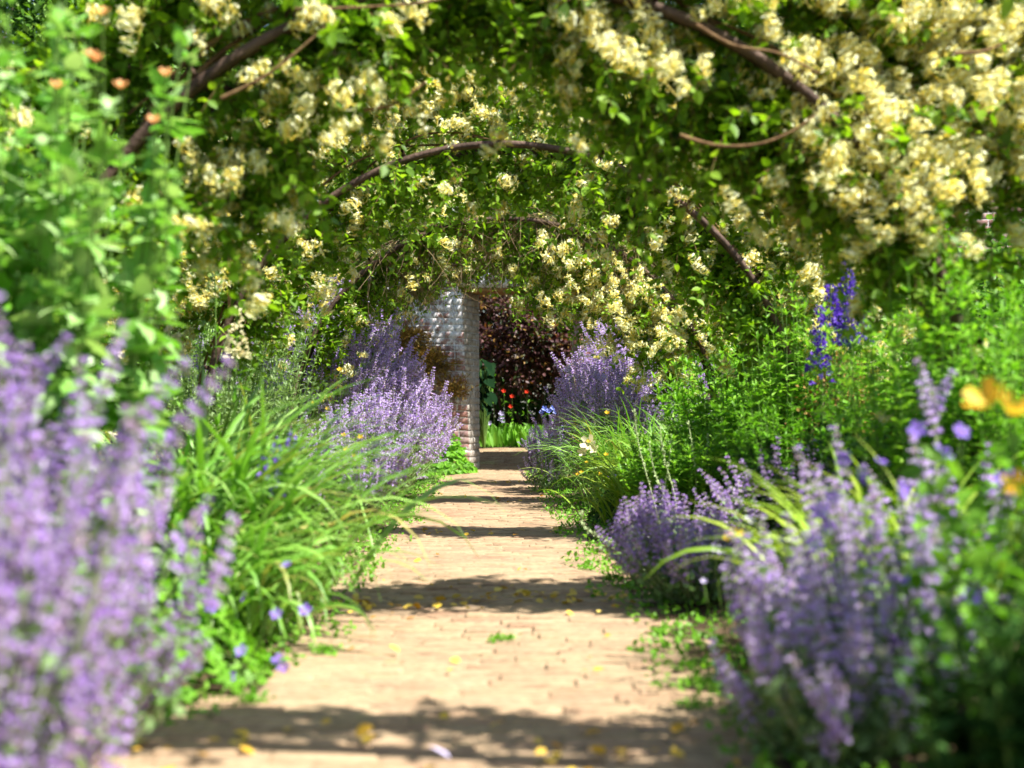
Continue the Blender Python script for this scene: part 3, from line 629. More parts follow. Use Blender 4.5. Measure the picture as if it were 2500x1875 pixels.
def honeysuckle(y, label, nspray, dens, flow, R=AR, xc=ARX, thick=.32, leaf=.042, yj=.26, fsize=.095, twigs=0, nv=5, vr=.011, midf=0, lo=.18):
    """dens(th)->(weight, inner, outer) along the hoop; flow(P,outward)->probability of a flower cluster at a spray tip"""
    root = thing('honeysuckle', xc+R, y, label, 'honeysuckle', 'honeysuckle grown over the hoops', z=0)
    ths = np.linspace(-.32, math.pi+.32, 200); d = np.array([dens(t) for t in ths]); e_ = np.clip((np.minimum(ths, math.pi-ths)-lo)/.28, 0, 1); d[:, 0] *= .05+.95*e_*e_; w = d[:, 0]/d[:, 0].sum()
    # sprays grow from clumps spaced along the hoop
    i = rng.choice(200, nspray, p=w); th = ths[i]+NN(.03, nspray); inn = d[i, 1]; out = d[i, 2]
    off = np.where(rng.random(nspray) < .42, -inn*U(0, 1, nspray)**1.2, out*U(0, 1, nspray)**.8)
    rr = R+off; yy = y+NN(yj*.55, nspray)+.07*np.sin(th*9)
    B = np.stack([xc+rr*np.cos(th), yy, ARZ+rr*np.sin(th)], 1); radial = np.stack([np.cos(th), NN(.3, nspray), np.sin(th)], 1)
    B[:, 2] = np.maximum(B[:, 2], .12)
    sgn = np.where(off < 0, -.5, 1.0)[:, None]
    D = norm(radial*sgn*.9+NN(.75, (nspray, 3))+np.array([0, -.1, .0])); ln = U(.10, .26, nspray)
    seg = 7; t = np.linspace(0, 1, seg)[None, :, None]
    C = B[:, None]+D[:, None]*t*ln[:, None, None]+np.array([0, 0, -1])*(t**2)*(ln*U(.15, .7, nspray))[:, None, None]
    s = Acc(); tubes(s, C, np.linspace(.0022, .001, seg)[None], 3)
    s.build('spray_stem', G['vine'], root)
    # paired leaves
    Tn = norm(np.gradient(C, axis=1)); P = []; DD = []; NNn = []; S = []; lsp = leaf*U(.6, 1.35, nspray)
    for j in range(seg):
        A = norm(np.cross(Tn[:, j], rng.normal(size=(nspray, 3)))) if j == 0 else norm(np.cross(Tn[:, j], A)+.2*rng.normal(size=(nspray, 3)))
        for sg in (1, -1):
            P.append(C[:, j]); DD.append(A*sg*.9+Tn[:, j]*.55+NN(.2, (nspray, 3))); NNn.append(np.array([0, -.15, 1])+NN(.45, (nspray, 3))); S.append(lsp*U(.75, 1.15, nspray)*(1-.35*j/seg))
    P = np.concatenate(P); DD = np.concatenate(DD); NNn = np.concatenate(NNn); S = np.concatenate(S)
    f = Acc(); f.inst(L_oval, P, frames(norm(DD), norm(NNn)), S); f.build('foliage', G['honey'], root)
    # main vine stems twining along the hoop
    v = Acc()
    for k in range(nv):
        tt = np.linspace(-.3, math.pi+.3, 90) if k % 2 else np.linspace(math.pi+.3, -.3, 90); n0 = int(rng.integers(50, 90))
        ph = rng.uniform(0, 6); r_ = R+.03+.04*np.sin(tt*rng.uniform(5, 9)+ph); yv = y+.12*np.cos(tt*rng.uniform(4, 8)+ph)
        CC = np.stack([xc+r_*np.cos(tt), yv, ARZ+r_*np.sin(tt)], 1)[:n0]; CC[:, 2] = np.maximum(CC[:, 2], .0)
        tubes(v, CC[None], np.linspace(vr, vr*.4, n0)[None], 6)
    v.build('vine', G['vine'], root, True)
    if twigs:
        th = U(.9, 2.2, twigs); B = np.stack([xc+(R-.0)*np.cos(th), y+NN(.15, twigs), ARZ+R*np.sin(th)], 1)
        E = B+np.stack([NN(.22, twigs), NN(.12, twigs), -U(.05, .55, twigs)], 1); mid = (B+E)/2+NN(.08, (twigs, 3)); ts = np.linspace(0, 1, 6)[None, :, None]
        q = Acc(); tubes(q, (1-ts)**2*B[:, None]+2*ts*(1-ts)*mid[:, None]+ts**2*E[:, None], np.linspace(.0028, .0012, 6)[None], 3); q.build('dead_twig', G['twig'], root)
    tip = C[:, -1]; pr = flow(tip, off); pick = rng.random(nspray) < pr; tip = tip[pick]; pk = np.nonzero(pick)[0]
    if midf:
        m2 = C[:, 3]; p2 = (rng.random(nspray) < flow(m2, off)*midf) & (pr > .3); tip = np.concatenate([tip, m2[p2]]); pk = np.concatenate([pk, np.nonzero(p2)[0]])
    tip = tip+np.array([.02, -.06, .035]); k = len(tip)
    if k:
        Df = norm(Tn[pk, -1]*.5+radial[pk]*.4+np.array([.25, -.35, .45])+NN(.3, (k, 3)))
        place_parts(root, 'flower_cluster', HON, HONT, tip, zframes(Df), U(.7, 1.15, k)*fsize, cap=100, stuff='small_blossom')
    return root
def PX(P): return 1250+FPX*P[:, 0]/P[:, 1], 1000-FPX*(P[:, 2]-CAMH)/P[:, 1]

HOOPY = [2.75, 5.2, 8.25, 11.4, 14.2]
nm = ['nearest bent wooden hoop, mostly above the frame, under honeysuckle', 'dark bent wooden hoop across the top of the picture', 'middle bent wooden hoop with sunlit pinkish band showing at its crown', 'bent hoop behind the middle one, half buried in bare twigs', 'farthest bent hoop just in front of the doorway wall']
for yy, l in zip(HOOPY, nm): arch(yy, l)
def bell(t, c, w): return math.exp(-((t-c)/w)**2)
honeysuckle(2.75, 'nearest honeysuckle on the hoop above the camera, shading the path', 700, lambda t: (1, .12, .32), lambda P, o: np.full(len(P), .10), yj=.10, leaf=.055)
# hoop 2: the one that frames the picture
def d2(t): return (1+3.6*bell(t, .68, .30)+1.0*bell(t, 1.5, .6)+.4*bell(t, 2.3, .4), .12+.36*bell(t, 1.15, .26)+.34*bell(t, 2.35, .40), .40+.42*bell(t, .68, .36))
def f2(P, o):
    x, y = PX(P); p = np.full(len(P), .07)
    p = np.where((x > 1720) & (y < 1.35*(x-1640)) & (y < 640), np.where(P[:, 1] < 5.25, .80, .4), p)
    p = np.where((x > 300) & (x < 620) & (y < 170), .5, p)
    p = np.where((x > 1320) & (x < 1850) & (y < 240), .5, p); p = np.where((x > 430) & (x < 620) & (y > 400) & (y < 700), .45, p)
    p = np.where((x > 580) & (x < 900) & (y > 200) & (y < 380), .35, p)
    return p
HV = honeysuckle(5.2, 'honeysuckle framing the picture, cream blossom massed on its right shoulder', 3300, d2, f2, leaf=.056, yj=.19, fsize=.108, midf=.25, lo=.30)
for pts, d in (([(1660, 330), (1750, 355), (1850, 352), (1935, 320), (1990, 280)], 4.85), ([(540, 240), (640, 190), (720, 130), (800, 60)], 4.75), ([(720, 22), (830, 20), (1000, 10), (1120, -10)], 4.8), ([(1700, 60), (1790, 110), (1900, 130), (2000, 180)], 4.8), ([(2330, 130), (2400, 125), (2460, 100)], 4.7), ([(880, 270), (960, 255), (1040, 200)], 5.0)):
    C = catmull([AT(a, b, d) for a, b in pts], 24); a = Acc(); tubes(a, C[None], np.linspace(.0065, .0035, 24)[None], 6); a.build('cane', G['vine'], HV, True)
def f3(P, o):
    return np.where(o > 0, .85, .12)
honeysuckle(8.25, 'honeysuckle on the middle hoop, sunlit and full of cream flowers', 1500, lambda t: (1+.6*bell(t, .7, .4), .24, .50), f3, leaf=.056, yj=.20, fsize=.115, midf=.6, nv=3, vr=.008, lo=.15)
honeysuckle(11.4, 'honeysuckle behind the middle hoop with a tangle of bare twigs below', 2100, lambda t: (1+.8*bell(t, .6, .5), .40 if t < 1.5 else (.10 if t < 2.2 else .22), .75), lambda P, o: np.where(P[:, 0] > .2, .7, np.where(o > 0, .6, .12)), leaf=.055, yj=.24, fsize=.12, twigs=800, nv=2, vr=.006)
honeysuckle(14.2, 'farthest honeysuckle, dark leaves trailing over the top of the doorway', 1900, lambda t: (1+.5*bell(t, 1.2, .3), .38 if t < 1.5 else .03, .9), lambda P, o: np.where(P[:, 0] > .6, .7, np.where(o > 0, .4, .08)), leaf=.062, yj=.28, fsize=.12, twigs=250, nv=2, vr=.006)

# ------------------------------------------------------------------ left border
catmint(-.82, 2.25, .22, .74, 130, 'blurred lilac catmint nearest the camera at the left edge', (.16, 0), ssc=.95, hmin=.30, leaf=.8)
catmint(-.93, 2.75, .30, .78, 120, 'blurred lilac catmint leaning right behind the nearest one', (.26, -.05), ssc=.95, hmin=.35, leaf=.8)
catmint(-1.14, 3.0, .34, .82, 60, 'taller lilac catmint at the left edge below the pale leafy bush', (.05, 0), ssc=.95)
r = thing('tall_perennial', -1.35, 3.9, 'tall pale green toothed leafy perennial with peach buds filling the left corner', 'perennial')
tip, td = stems_leaves(-1.38, 3.9, .56, 1.75, 125, 19, .105, L_serr, 'mint', r, whorl=3, up=.1, hv=.35, lt=(.12, 1), srad=.004, ej=.5)
P = [AT(px, py, 3.5) for px, py in ((250, 35), (222, 140), (405, 185), (140, 215), (295, 215), (375, 300), (235, 148))]
flowers_on(r, 'bud', F_cup, G['peach'], P, [(.1, -.4, .8)]*7, np.full(7, .034), stem_from=[(p[0]-.03, p[1]+.15, p[2]-.5) for p in P])
strap_clump(-.98, 5.1, .5, .95, 380, 'large arching green strap-leaved clump on the left of the path', (.38, -.1), 'blade', .0105, droop=1.2)
strap_clump(-.88, 4.6, .3, .58, 220, 'lower arching green strap leaves spilling on the path, left', (.4, -.1), 'blade', .009, droop=1.4)
strap_clump(-1.15, 6.3, .5, .95, 300, 'green strap leaves behind the large arching clump, left', (.45, -.1), 'blade', .007, droop=1.1)
def fl(lst, d): return [tuple(AT(a, b, d)) for a, b in lst]
mound(-.98, 4.05, .36, .30, 900, .05, 'low green cranesbill with a few violet flowers beside the near path edge', 'green', ry=.5,
      flow=fl([(590, 1455), (675, 1500), (745, 1490), (590, 1590), (562, 1650), (680, 1610), (690, 1625), (700, 1380), (520, 1480)], 3.85), fs=.036)
mound(-1.05, 3.75, .2, .14, 400, .035, 'low weedy leaves at the bottom left edge of the path', 'green', ry=.4)
mound(-.95, 4.9, .30, .34, 700, .045, 'green leafy cranesbill under the strap leaves, left', 'green', ry=.5)
# low purple salvia spires in the strap leaves
def spires(x, y, pts, d, label, mat, h=.10, w=.02, n=26, name='spire_flower', part='flower_spire', cat='flower', sz=.016, group=None, tm=None):
    root = thing(name, x, y, label, cat, group)
    P = [np.array(AT(a, b, d)) for a, b in pts]
    for p in P:
        p[1] += NN(.05); z = rng.uniform(0, 1, n); an = U(0, 6.28, n); ww = w*(1-.75*z); hh = h*rng.uniform(.8, 1.2)
        Q = np.stack([p[0]+np.cos(an)*ww, p[1]+np.sin(an)*ww, p[2]+(z-.5)*hh], 1); D = np.stack([np.cos(an), np.sin(an), .1+z*1.5], 1)
        a = Acc(); a.inst(tm or F_floret, Q, zframes(D), sz*U(.7, 1.2, n)*(1-.4*z)); a.build(part, G[mat], root)
    B = np.array([[x+(p[0]-x)*.6, y+(p[1]-y)*.6, float(gz(x, y))] for p in P]); P = np.array(P); ts = np.linspace(0, 1, 6)[None, :, None]
    mid = B*.4+P*.6; mid[:, 2] -= .08
    E = P.copy(); E[:, 2] += h*.45
    s = Acc(); tubes(s, (1-ts)**2*B[:, None]+2*ts*(1-ts)*mid[:, None]+ts**2*E[:, None], .0025, 4); s.build('stem', G['gstem'], root)
    k = 26*len(P); i = rng.integers(0, len(P), k); t = U(.05, .85, k)[:, None]; Q = (1-t)**2*B[i]+2*t*(1-t)*mid[i]+t**2*P[i]
    f = Acc(); f.inst(L_lance, Q, frames(rdir(k, .3), rdir(k, 1.5)), U(.04, .07, k)); f.build('foliage', G['green'], root)
    return root
spires(-.95, 5.6, [(665, 1105), (715, 1075), (680, 1180), (335, 1070), (650, 1140)], 5.0, 'small violet spires poking from the left strap leaves', 'violet', .08, .012)
spires(-1.5, 6.2, [(385, 765), (405, 835), (430, 880)], 5.7, 'two cream lupin spikes beside the pale leafy bush', 'lupin', .15, .03, 60, 'lupin', 'flower_spike', sz=.026)
spires(-1.2, 6.6, [(578, 815)], 6.4, 'single cream lupin spike rising from the strap leaves', 'lupin', .17, .03, 70, 'lupin', 'flower_spike', sz=.028)
spires(-1.35, 7.4, [(530, 690)], 6.9, 'pale dry umbel stalk standing before the left honeysuckle', 'silver', .09, .03, 30, 'seed_stalk', 'seed_head', sz=.02)
# mid and far left
catmint(-1.80, 13.2, .55, 1.62, 250, 'tall lilac catmint against the wall left of the doorway', (.22, -.02), True, leaf=.8, ssc=1.15)
catmint(-1.40, 11.8, .50, 1.18, 240, 'sunlit lilac catmint leaning over the path before the left wall', (.30, -.05), True, leaf=.9, ssc=1.1)
catmint(-1.0, 12.9, .42, .92, 150, 'lilac catmint closest to the doorway\'s left jamb', (.16, -.02), True, leaf=.9, ssc=1.05)
catmint(-1.05, 10.2, .46, .66, 150, 'low lilac catmint spilling on the path left of the doorway', (.35, -.05), True, leaf=1, ssc=1.0)
catmint(-2.2, 12.0, .60, 1.25, 130, 'pale lilac catmint half hidden by grey green stems at left', (.15, 0), True, leaf=1.3, ssc=1.0)
catmint(-1.0, 8.6, .36, .42, 70, 'small catmint trailing on the path edge behind the strap leaves', (.25, -.1), True, leaf=1.2, ssc=.9)
r = thing('silver_perennial', -1.75, 9.3, 'feathery grey green perennial in front of the left catmint', 'perennial')
stems_leaves(-1.75, 9.3, .5, 1.45, 120, 26, .05, L_lance, 'silver', r, whorl=3, up=.6, lean=(.1, 0))
r = thing('silver_perennial', -1.45, 8.0, 'lower feathery grey green perennial beside the strap leaves', 'perennial')
stems_leaves(-1.45, 8.0, .4, .85, 90, 20, .05, L_lance, 'silver', r, whorl=3, up=.6, lean=(.15, 0))
mound(-.72, 17.2, .34, .42, 520, .085, 'bright green lady\'s mantle at the foot of the doorway\'s left jamb', 'green', name='ladys_mantle', ry=.4)
mound(-1.6, 16.6, .5, .5, 500, .085, 'green leafy plant under the catmint at the wall foot', 'green', ry=.4, name='leafy_plant')
def yellow_dots(lst, d, x, y, label, mat='gold', s=.03):
    root = thing('buttercup', x, y, label, 'flower'); P = fl(lst, d); B = [(p[0]*.8+x*.2, p[1]+.05, float(gz(p[0], p[1]))) for p in P]
    flowers_on(root, 'flower', F_cup, G[mat], P, [(0, -.6, .7)]*len(P), U(.7, 1.2, len(P))*s, stem_from=B)
yellow_dots([(840, 1065), (845, 1100), (878, 1085), (880, 1070), (800, 1000), (830, 905), (765, 985), (865, 1115)], 8.2, -.9, 8.4, 'yellow buttercups among the left strap leaves')
bush(-2.9, 7.2, (.8, .9, .9), 1.2, 9000, .06, 'dark leafy shrub behind the pale perennial, left', 'dark', nclump=120, cs=.14)
bush(-3.1, 10.0, (.9, 1.2, 1.1), 1.4, 9000, .06, 'green shrub behind the feathery perennial, left', 'far', nclump=140, cs=.15)
bush(-3.6, 13.5, (1.2, 1.2, 1.5), 1.7, 10000, .07, 'tall green shrub by the wall, left', 'far', nclump=160, cs=.17)
bush(-2.2, 15.9, (.8, .6, .8), 1.0, 6000, .05, 'bushy grey green shrub between catmint and wall', 'silver', nclump=100, cs=.12, tmpl=L_lance)

# ------------------------------------------------------------------ right border
catmint(1.08, 13.2, .62, 1.36, 300, 'upright lilac catmint right of the doorway', (-.02, 0), True, leaf=.7, ssc=1.15)
catmint(.78, 12.0, .42, .95, 150, 'paler catmint in front of the upright one, right of the doorway', (-.12, -.05), True, leaf=1, ssc=1.0)
catmint(.45, 15.2, .26, .52, 60, 'small catmint at the right foot of the doorway', (-.2, -.1), True, leaf=1, ssc=.9)
catmint(.28, 13.3, .14, .28, 14, 'tiny purple catmint on the right path edge', (-.2, -.1), True, leaf=1, ssc=.7)
strap_clump(.85, 10.9, .45, .85, 420, 'green grassy clump below the right upright catmint', (-.35, -.1), 'blade', .006, droop=1.1)
strap_clump(.86, 9.0, .40, .62, 380, 'bright yellow green daylily leaves at the right path edge', (-.4, -.15), 'bladey', .008, droop=1.2)
strap_clump(1.2, 10.0, .45, .75, 300, 'green daylily leaves behind the bright yellow green ones', (-.35, -.1), 'blade', .007, droop=1.0)
mound(.80, 9.6, .35, .34, 500, .07, 'dark lobed cranesbill under the daylily leaves', 'dark', flow=fl([(1530, 1150), (1487, 1168), (1500, 1158), (1555, 1170)], 9.3), fmat='deepv', fs=.04)
yellow_dots([(1420, 1155), (1410, 1160), (1465, 1160), (1480, 1112), (1437, 1080), (1432, 1130), (1482, 1010)], 9.6, .8, 9.7, 'small yellow flowers in the right daylily leaves')
# pale bloom
r = thing('columbine', .62, 10.6, 'pale yellow columbine flower above the right grassy clump', 'flower')
P = fl([(1440, 1085), (1425, 1105), (1452, 1098)], 10.0); flowers_on(r, 'flower', F_cup, G['lupin'], P, [(-.3, -.7, .3)]*3, np.array([.11, .07, .07]), stem_from=[(p[0]+.05, p[1]+.1, .08) for p in P])
# pale curved seed spikes
r = thing('toadflax', 1.15, 7.9, 'pale green curved seed spikes rising from the right bed', 'seed spikes')
for (pts, d) in (([(1625, 1560-220), (1590, 1200), (1560, 1090), (1548, 1000)], 7.8), ([(1640, 1340), (1650, 1230), (1622, 1120), (1610, 1040)], 7.9), ([(1700, 1330), (1645, 1250), (1600, 1160), (1585, 1080)], 7.6),
                 ([(1560, 1330), (1600, 1280), (1630, 1150), (1640, 1060)], 8.0), ([(1730, 1310), (1740, 1200), (1726, 1120), (1730, 1060)], 8.2), ([(1600, 1400), (1500, 1330), (1430, 1290), (1420, 1250)], 6.6), ([(1690, 1300), (1700, 1180), (1690, 1090), (1680, 1030)], 8.0)):
    C = catmull([AT(a, b, d) for a, b in pts], 14); a = Acc(); tubes(a, C[None], np.linspace(.004, .002, 14)[None], 5)
    k = 90; t = U(.35, 1, k); Q = np.array([C[min(13, int(u*13))]+(C[min(13, int(u*13)+1)]-C[min(13, int(u*13))])*(u*13 % 1) for u in t]); a.inst(L_simple, Q, frames(rdir(k, .6), rdir(k)), U(.010, .018, k)); a.build('seed_spike', G['pstem'], r)
# green leafy perennials
def peren(x, y, rad, h, ns, label, mat='green', ls=.075, pairs=20, whorl=4, lean=(0, 0), tm=None, up=.35, hv=.3, name='leafy_perennial'):
    r = thing(name, x, y, label, 'perennial'); return r, stems_leaves(x, y, rad, h, ns, pairs, ls, tm or L_lance, mat, r, whorl=whorl, up=up, lean=lean, hv=hv)
peren(1.40, 8.9, .50, .98, 150, 'bright green narrow leaved perennial behind the seed spikes', 'lime', ls=.09)
peren(.92, 8.3, .34, .50, 110, 'low bright mound of narrow leaves stepping down to the path, right', 'lime', ls=.07)
peren(1.75, 8.3, .45, .98, 80, 'green narrow leaved perennial in the shade right of the bright one')
peren(1.95, 11.0, .55, 1.30, 90, 'green narrow leaved perennial beside the upright right catmint')
peren(1.62, 6.3, .36, 1.25, 52, 'tall bright green perennial under the right honeysuckle', 'lime', ls=.085, pairs=18)
peren(1.33, 5.0, .30, 1.12, 46, 'green perennial standing before the right leg of the dark hoop', 'lime', ls=.08, pairs=18)
peren(1.47, 7.9, .28, 1.22, 50, 'green perennial hiding the right leg of the middle hoop', 'lime', ls=.08, pairs=18)
peren(1.95, 6.0, .4, 1.30, 50, 'tall green perennial at the right edge under the honeysuckle', ls=.085)
peren(1.25, 6.9, .35, .72, 70, 'shaded green perennial left of the tall bright one', 'green', ls=.06)
peren(1.25, 5.6, .40, .55, 90, 'low shaded leafy perennial in front of the tall bright one', 'dark', ls=.055)
bush(1.55, 7.6, (.16, .16, .42), .62, 1500, .022, 'upright yellowish variegated small leaved shrub in the right bed', 'ochre', nclump=60, cs=.05, name='small_shrub')
spires(1.45, 7.4, [(2035, 760), (2065, 770), (2005, 790), (2085, 745), (2050, 800), (2020, 745), (2065, 690), (1995, 860), (2000, 885), (2100, 780), (2075, 810)], 6.9, 'deep violet delphinium spikes in the shade of the right arch', 'deepv', .17, .028, 46, 'delphinium', 'flower_spike', sz=.030)
catmint(.66, 6.3, .26, .30, 90, 'shaded dusky catmint on the right path edge', (-.15, -.1), ssc=.8)
catmint(.66, 5.5, .26, .26, 90, 'shaded catmint touching the path nearer the camera, right', (-.15, -.1), ssc=.8)
catmint(1.15, 6.3, .36, .40, 80, 'dim catmint deep in the right bed', (-.1, -.1), ssc=.9)
catmint(.76, 3.4, .28, .40, 110, 'large near lilac catmint at the right of the path', (-.05, -.05), ssc=.9, hmin=.25, pale=True, leaf=1.6)
catmint(.98, 3.7, .28, .62, 42, 'tall spiked catmint behind the large near one, right', (-.02, 0), ssc=1.05, hmin=.5, pale=True, leaf=1.5)
catmint(.64, 3.05, .20, .30, 60, 'low lilac catmint at the near right path edge', (-.06, -.05), ssc=.85, hmin=.25, pale=True, leaf=1.6)
strap_clump(.92, 4.2, .26, .64, 140, 'yellow green strap leaves arching left over the near right catmint', (-.35, -.2), 'bladey', .0085, droop=1.1)
strap_clump(1.0, 3.7, .25, .66, 70, 'pale strap leaves in the near right catmint', (-.5, -.2), 'bladey', .008, droop=1.0)
mound(1.0, 3.5, .35, .52, 500, .04, 'cranesbill with violet blooms threading the near right catmint', 'green',
      flow=fl([(2060, 1120), (2100, 1158), (2200, 1195), (2345, 1055), (2000, 1250), (2035, 1215), (2240, 1050), (2020, 1285), (2440, 1170), (2470, 1165), (1990, 1325), (2150, 1130), (2370, 1460), (2215, 1420), (2300, 1110)], 3.2), fs=.042)
yellow_dots([(1790, 1305), (1800, 1312), (1775, 1318), (1810, 1305)], 4.6, .75, 4.7, 'yellow flower head above the right strap leaves', s=.035)
yellow_dots([(2150, 1600)], 2.9, .85, 3.0, 'pale yellow bloom low in the near right catmint', 'lupin', s=.04)
yellow_dots([(1825, 1270), (1835, 1278), (1760, 1350), (1718, 1422), (1745, 1345)], 4.4, .78, 4.5, 'tiny pale lilac florets above the right strap leaves', 'palev', s=.028)
r = thing('rose', 1.05, 2.9, 'blurred orange yellow rose bloom at the right edge', 'rose')
P = fl([(2415, 990), (2465, 1010), (2480, 1190)], 2.62); flowers_on(r, 'flower', F_cup, G['gold'], P, [(-.5, -.4, .7), (.3, -.5, .8), (-.2, -.8, .4)], np.array([.075, .065, .05]), stem_from=[(1.0, 2.95, .1)]*3)
k = 160; f = Acc(); Q = np.array([U(.72, 1.0, k), U(2.5, 3.0, k), U(.25, .62, k)]).T; f.inst(L_oval, Q, frames(rdir(k, .2), rdir(k, 1.2)), U(.03, .05, k)); f.build('foliage', G['green'], r)
peren(.84, 2.45, .22, .34, 60, 'blurred dark broad leaved plant in the bottom right corner', 'dark', ls=.06, pairs=9, whorl=3, tm=L_oval)
peren(1.2, 2.0, .30, .95, 70, 'tall leafy plant added unseen outside the right edge of the frame to cast shade', 'green', ls=.08, pairs=14, whorl=3, tm=L_oval)  # out of view, added to throw shade on the bottom right corner
peren(1.5, 3.2, .32, .75, 60, 'unseen tall leafy plant outside the frame, shading the near right corner', 'green', ls=.08, pairs=14, whorl=3, tm=L_oval)  # stands out of view; its shade falls on the near right bed
peren(1.7, 4.5, .42, 1.0, 80, 'leafy plant behind the near right catmint', 'green', ls=.07, pairs=16, whorl=3)
bush(3.3, 7.5, (.9, 1.0, .85), 1.0, 9000, .06, 'dark leafy shrub behind the right arch leg', 'dark', nclump=120, cs=.14)
bush(2.9, 10.5, (.8, 1.1, .9), 1.1, 9000, .06, 'green leafy shrub behind the right perennials', 'far', nclump=120, cs=.15)
bush(3.0, 13.8, (1.0, 1.2, 1.2), 1.4, 10000, .06, 'green shrub by the wall, right', 'far', nclump=140, cs=.15)
bush(1.9, 15.8, (.7, .6, .7), .9, 5000, .05, 'rounded green shrub between right catmint and wall', 'green', nclump=90, cs=.12)

# ------------------------------------------------------------------ plants on and beyond the wall
for (px, py, rx, rz, n, l) in ((915, 745, .26, .17, 1500, 'ochre dry wallflower growing high on the whitewashed wall'), (1000, 825, .22, .20, 1400, 'ochre dry wallflower in the middle of the wall'), (1050, 880, .24, .17, 1400, 'reddish dry wallflower just left of the jamb'), (1110, 945, .16, .12, 700, 'small dry wallflower lowest on the wall beside the jamb')):
    p = AT(px, py, WY-.06); root = thing('wallflower', p[0], WY, l, 'wall plant', 'dry plants rooted in the wall', z=p[2])
    P, O = cloud(n, (p[0], WY-.05, p[2]), (rx, .09, rz), 26, .045, .1); P[:, 1] = np.minimum(P[:, 1], WY-.005)
    f = Acc(); f.inst(L_lance, P, frames(norm(O+np.array([0, -.5, .4])+NN(.5, (n, 3))), rdir(n)), U(.03, .06, n)); f.build('foliage', G['ochre'], root)
    k = 30; B = np.tile([p[0], WY, p[2]], (k, 1)); E = P[:k]; ts = np.linspace(0, 1, 4)[None, :, None]; s = Acc(); tubes(s, B[:, None]*(1-ts)+E[:, None]*ts, .003, 3); s.build('stem', G['twig'], root)
bush(.25, 21.8, (1.25, .7, .85), 1.75, 19000, .056, 'plum leaved smoke bush seen through the doorway', 'plum', nclump=150, cs=.12, shell=.3, name='smoke_bush', sr=.4)
bush(.3, 22.6, (1.6, .6, 1.3), 1.3, 8000, .07, 'dark evergreen behind the plum bush', 'dark', nclump=120, cs=.15, shell=.3)
bush(-.1, 22.3, (.8, .5, .5), 2.75, 3500, .07, 'green climber above the plum bush', 'far', nclump=60, cs=.14)
r = thing('big_leaved_plant', -.35, 20.2, 'plant with large drooping dark green leaves inside the doorway', 'plant')
k = 60; P = np.array([U(-.56, -.24, k), U(19.8, 20.5, k), U(.75, 1.35, k)]).T
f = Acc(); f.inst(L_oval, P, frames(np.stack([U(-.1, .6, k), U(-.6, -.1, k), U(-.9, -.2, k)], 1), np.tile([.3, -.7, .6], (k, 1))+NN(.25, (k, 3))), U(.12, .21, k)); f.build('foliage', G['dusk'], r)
C = P.copy(); B = np.tile([-.35, 20.2, float(gz(-.35, 20.2))], (k, 1)); ts = np.linspace(0, 1, 5)[None, :, None]; s = Acc(); tubes(s, B[:, None]*(1-ts)+C[:, None]*ts, .008, 4); s.build('stem', G['gstem'], r)
r = thing('tongue_leaved_plant', 0, 20.9, 'row of bright upright tongue leaves beyond the doorway', 'plant')
k = 230; bx = U(-.42, .8, k); by = U(20.25, 20.9, k); P = np.stack([bx, by, gz(bx, by)], 1)
f = Acc(); f.inst(t_leaf(.13, .03, .10, 4), P, frames(np.stack([NN(.28, k), NN(.22, k)-.1, np.ones(k)], 1), np.tile([.1, -1, .5], (k, 1))+NN(.5, (k, 3))), U(.18, .34, k)); f.build('foliage', G['green'], r)
def dots(name, lst, d, label, mat, s, tm=F_cup, cat='flower', x=None):
    P = fl(lst, d); x = P[0][0] if x is None else x; root = thing(name, x, d+.1, label, cat)
    flowers_on(root, 'flower', tm, G[mat], P, [(0, -.8, .5)]*len(P), U(.85, 1.2, len(P))*s, stem_from=[(p[0]+.03, p[1]+.1, float(gz(p[0], p[1]))) for p in P])
    k = 50; i = rng.integers(0, len(P), k); Q = np.array([(P[j][0]+NN(.03), P[j][1]+.05+NN(.03), rng.uniform(gz(P[j][0], P[j][1]), P[j][2]-.04)) for j in i])
    f = Acc(); f.inst(L_lance, Q, frames(rdir(k, .4), rdir(k, 1.2)), U(.05, .09, k)); f.build('foliage', G['green'], root)
dots('geum', [(1250, 969), (1247, 994), (1286, 958), (1230, 956), (1203, 910)], 20.5, 'scarlet flowers on thin stems seen through the doorway', 'red', .055)
dots('delphinium', [(1224, 1012), (1226, 1020), (1222, 1026), (1195, 1035), (1228, 1030)], 20.6, 'pale lilac spike above the tongue leaves', 'palev', .07)
dots('forget_me_not', [(1330, 1000), (1340, 1005), (1350, 998), (1356, 1008), (1368, 1012), (1348, 1062), (1340, 1056), (1376, 1046), (1322, 1008)], 16.6, 'blue flowers at the right foot of the doorway', 'blue', .06)
dots('bellflower', [(1470, 925), (1455, 918), (1385, 905), (1402, 968), (1620, 920), (1392, 958)], 12.0, 'pale blue bells among the right catmint', 'palev', .06)
bush(-2.6, 17.5, (1.5, .35, .75), 3.0, 9000, .055, 'flowerless climber over the wall top left of the doorway', 'far', nclump=120, cs=.13, name='climber', cat='climber')
bush(.4, 17.5, (1.5, .30, .50), 3.15, 8000, .055, 'green climber sprawling above the doorway', 'honey', nclump=110, cs=.13, name='climber', cat='climber', sx=1.6, stems=6)
bush(3.2, 17.4, (1.5, .35, 1.1), 2.5, 9000, .055, 'climber covering the wall right of the doorway', 'honey', nclump=130, cs=.13, name='climber', cat='climber')
bush(.3, 23.9, (2.4, .5, .9), 1.0, 11000, .07, 'low dark hedge at the back of the garden beyond the doorway', 'dark', nclump=150, cs=.15, shell=.2, name='hedge', cat='hedge')
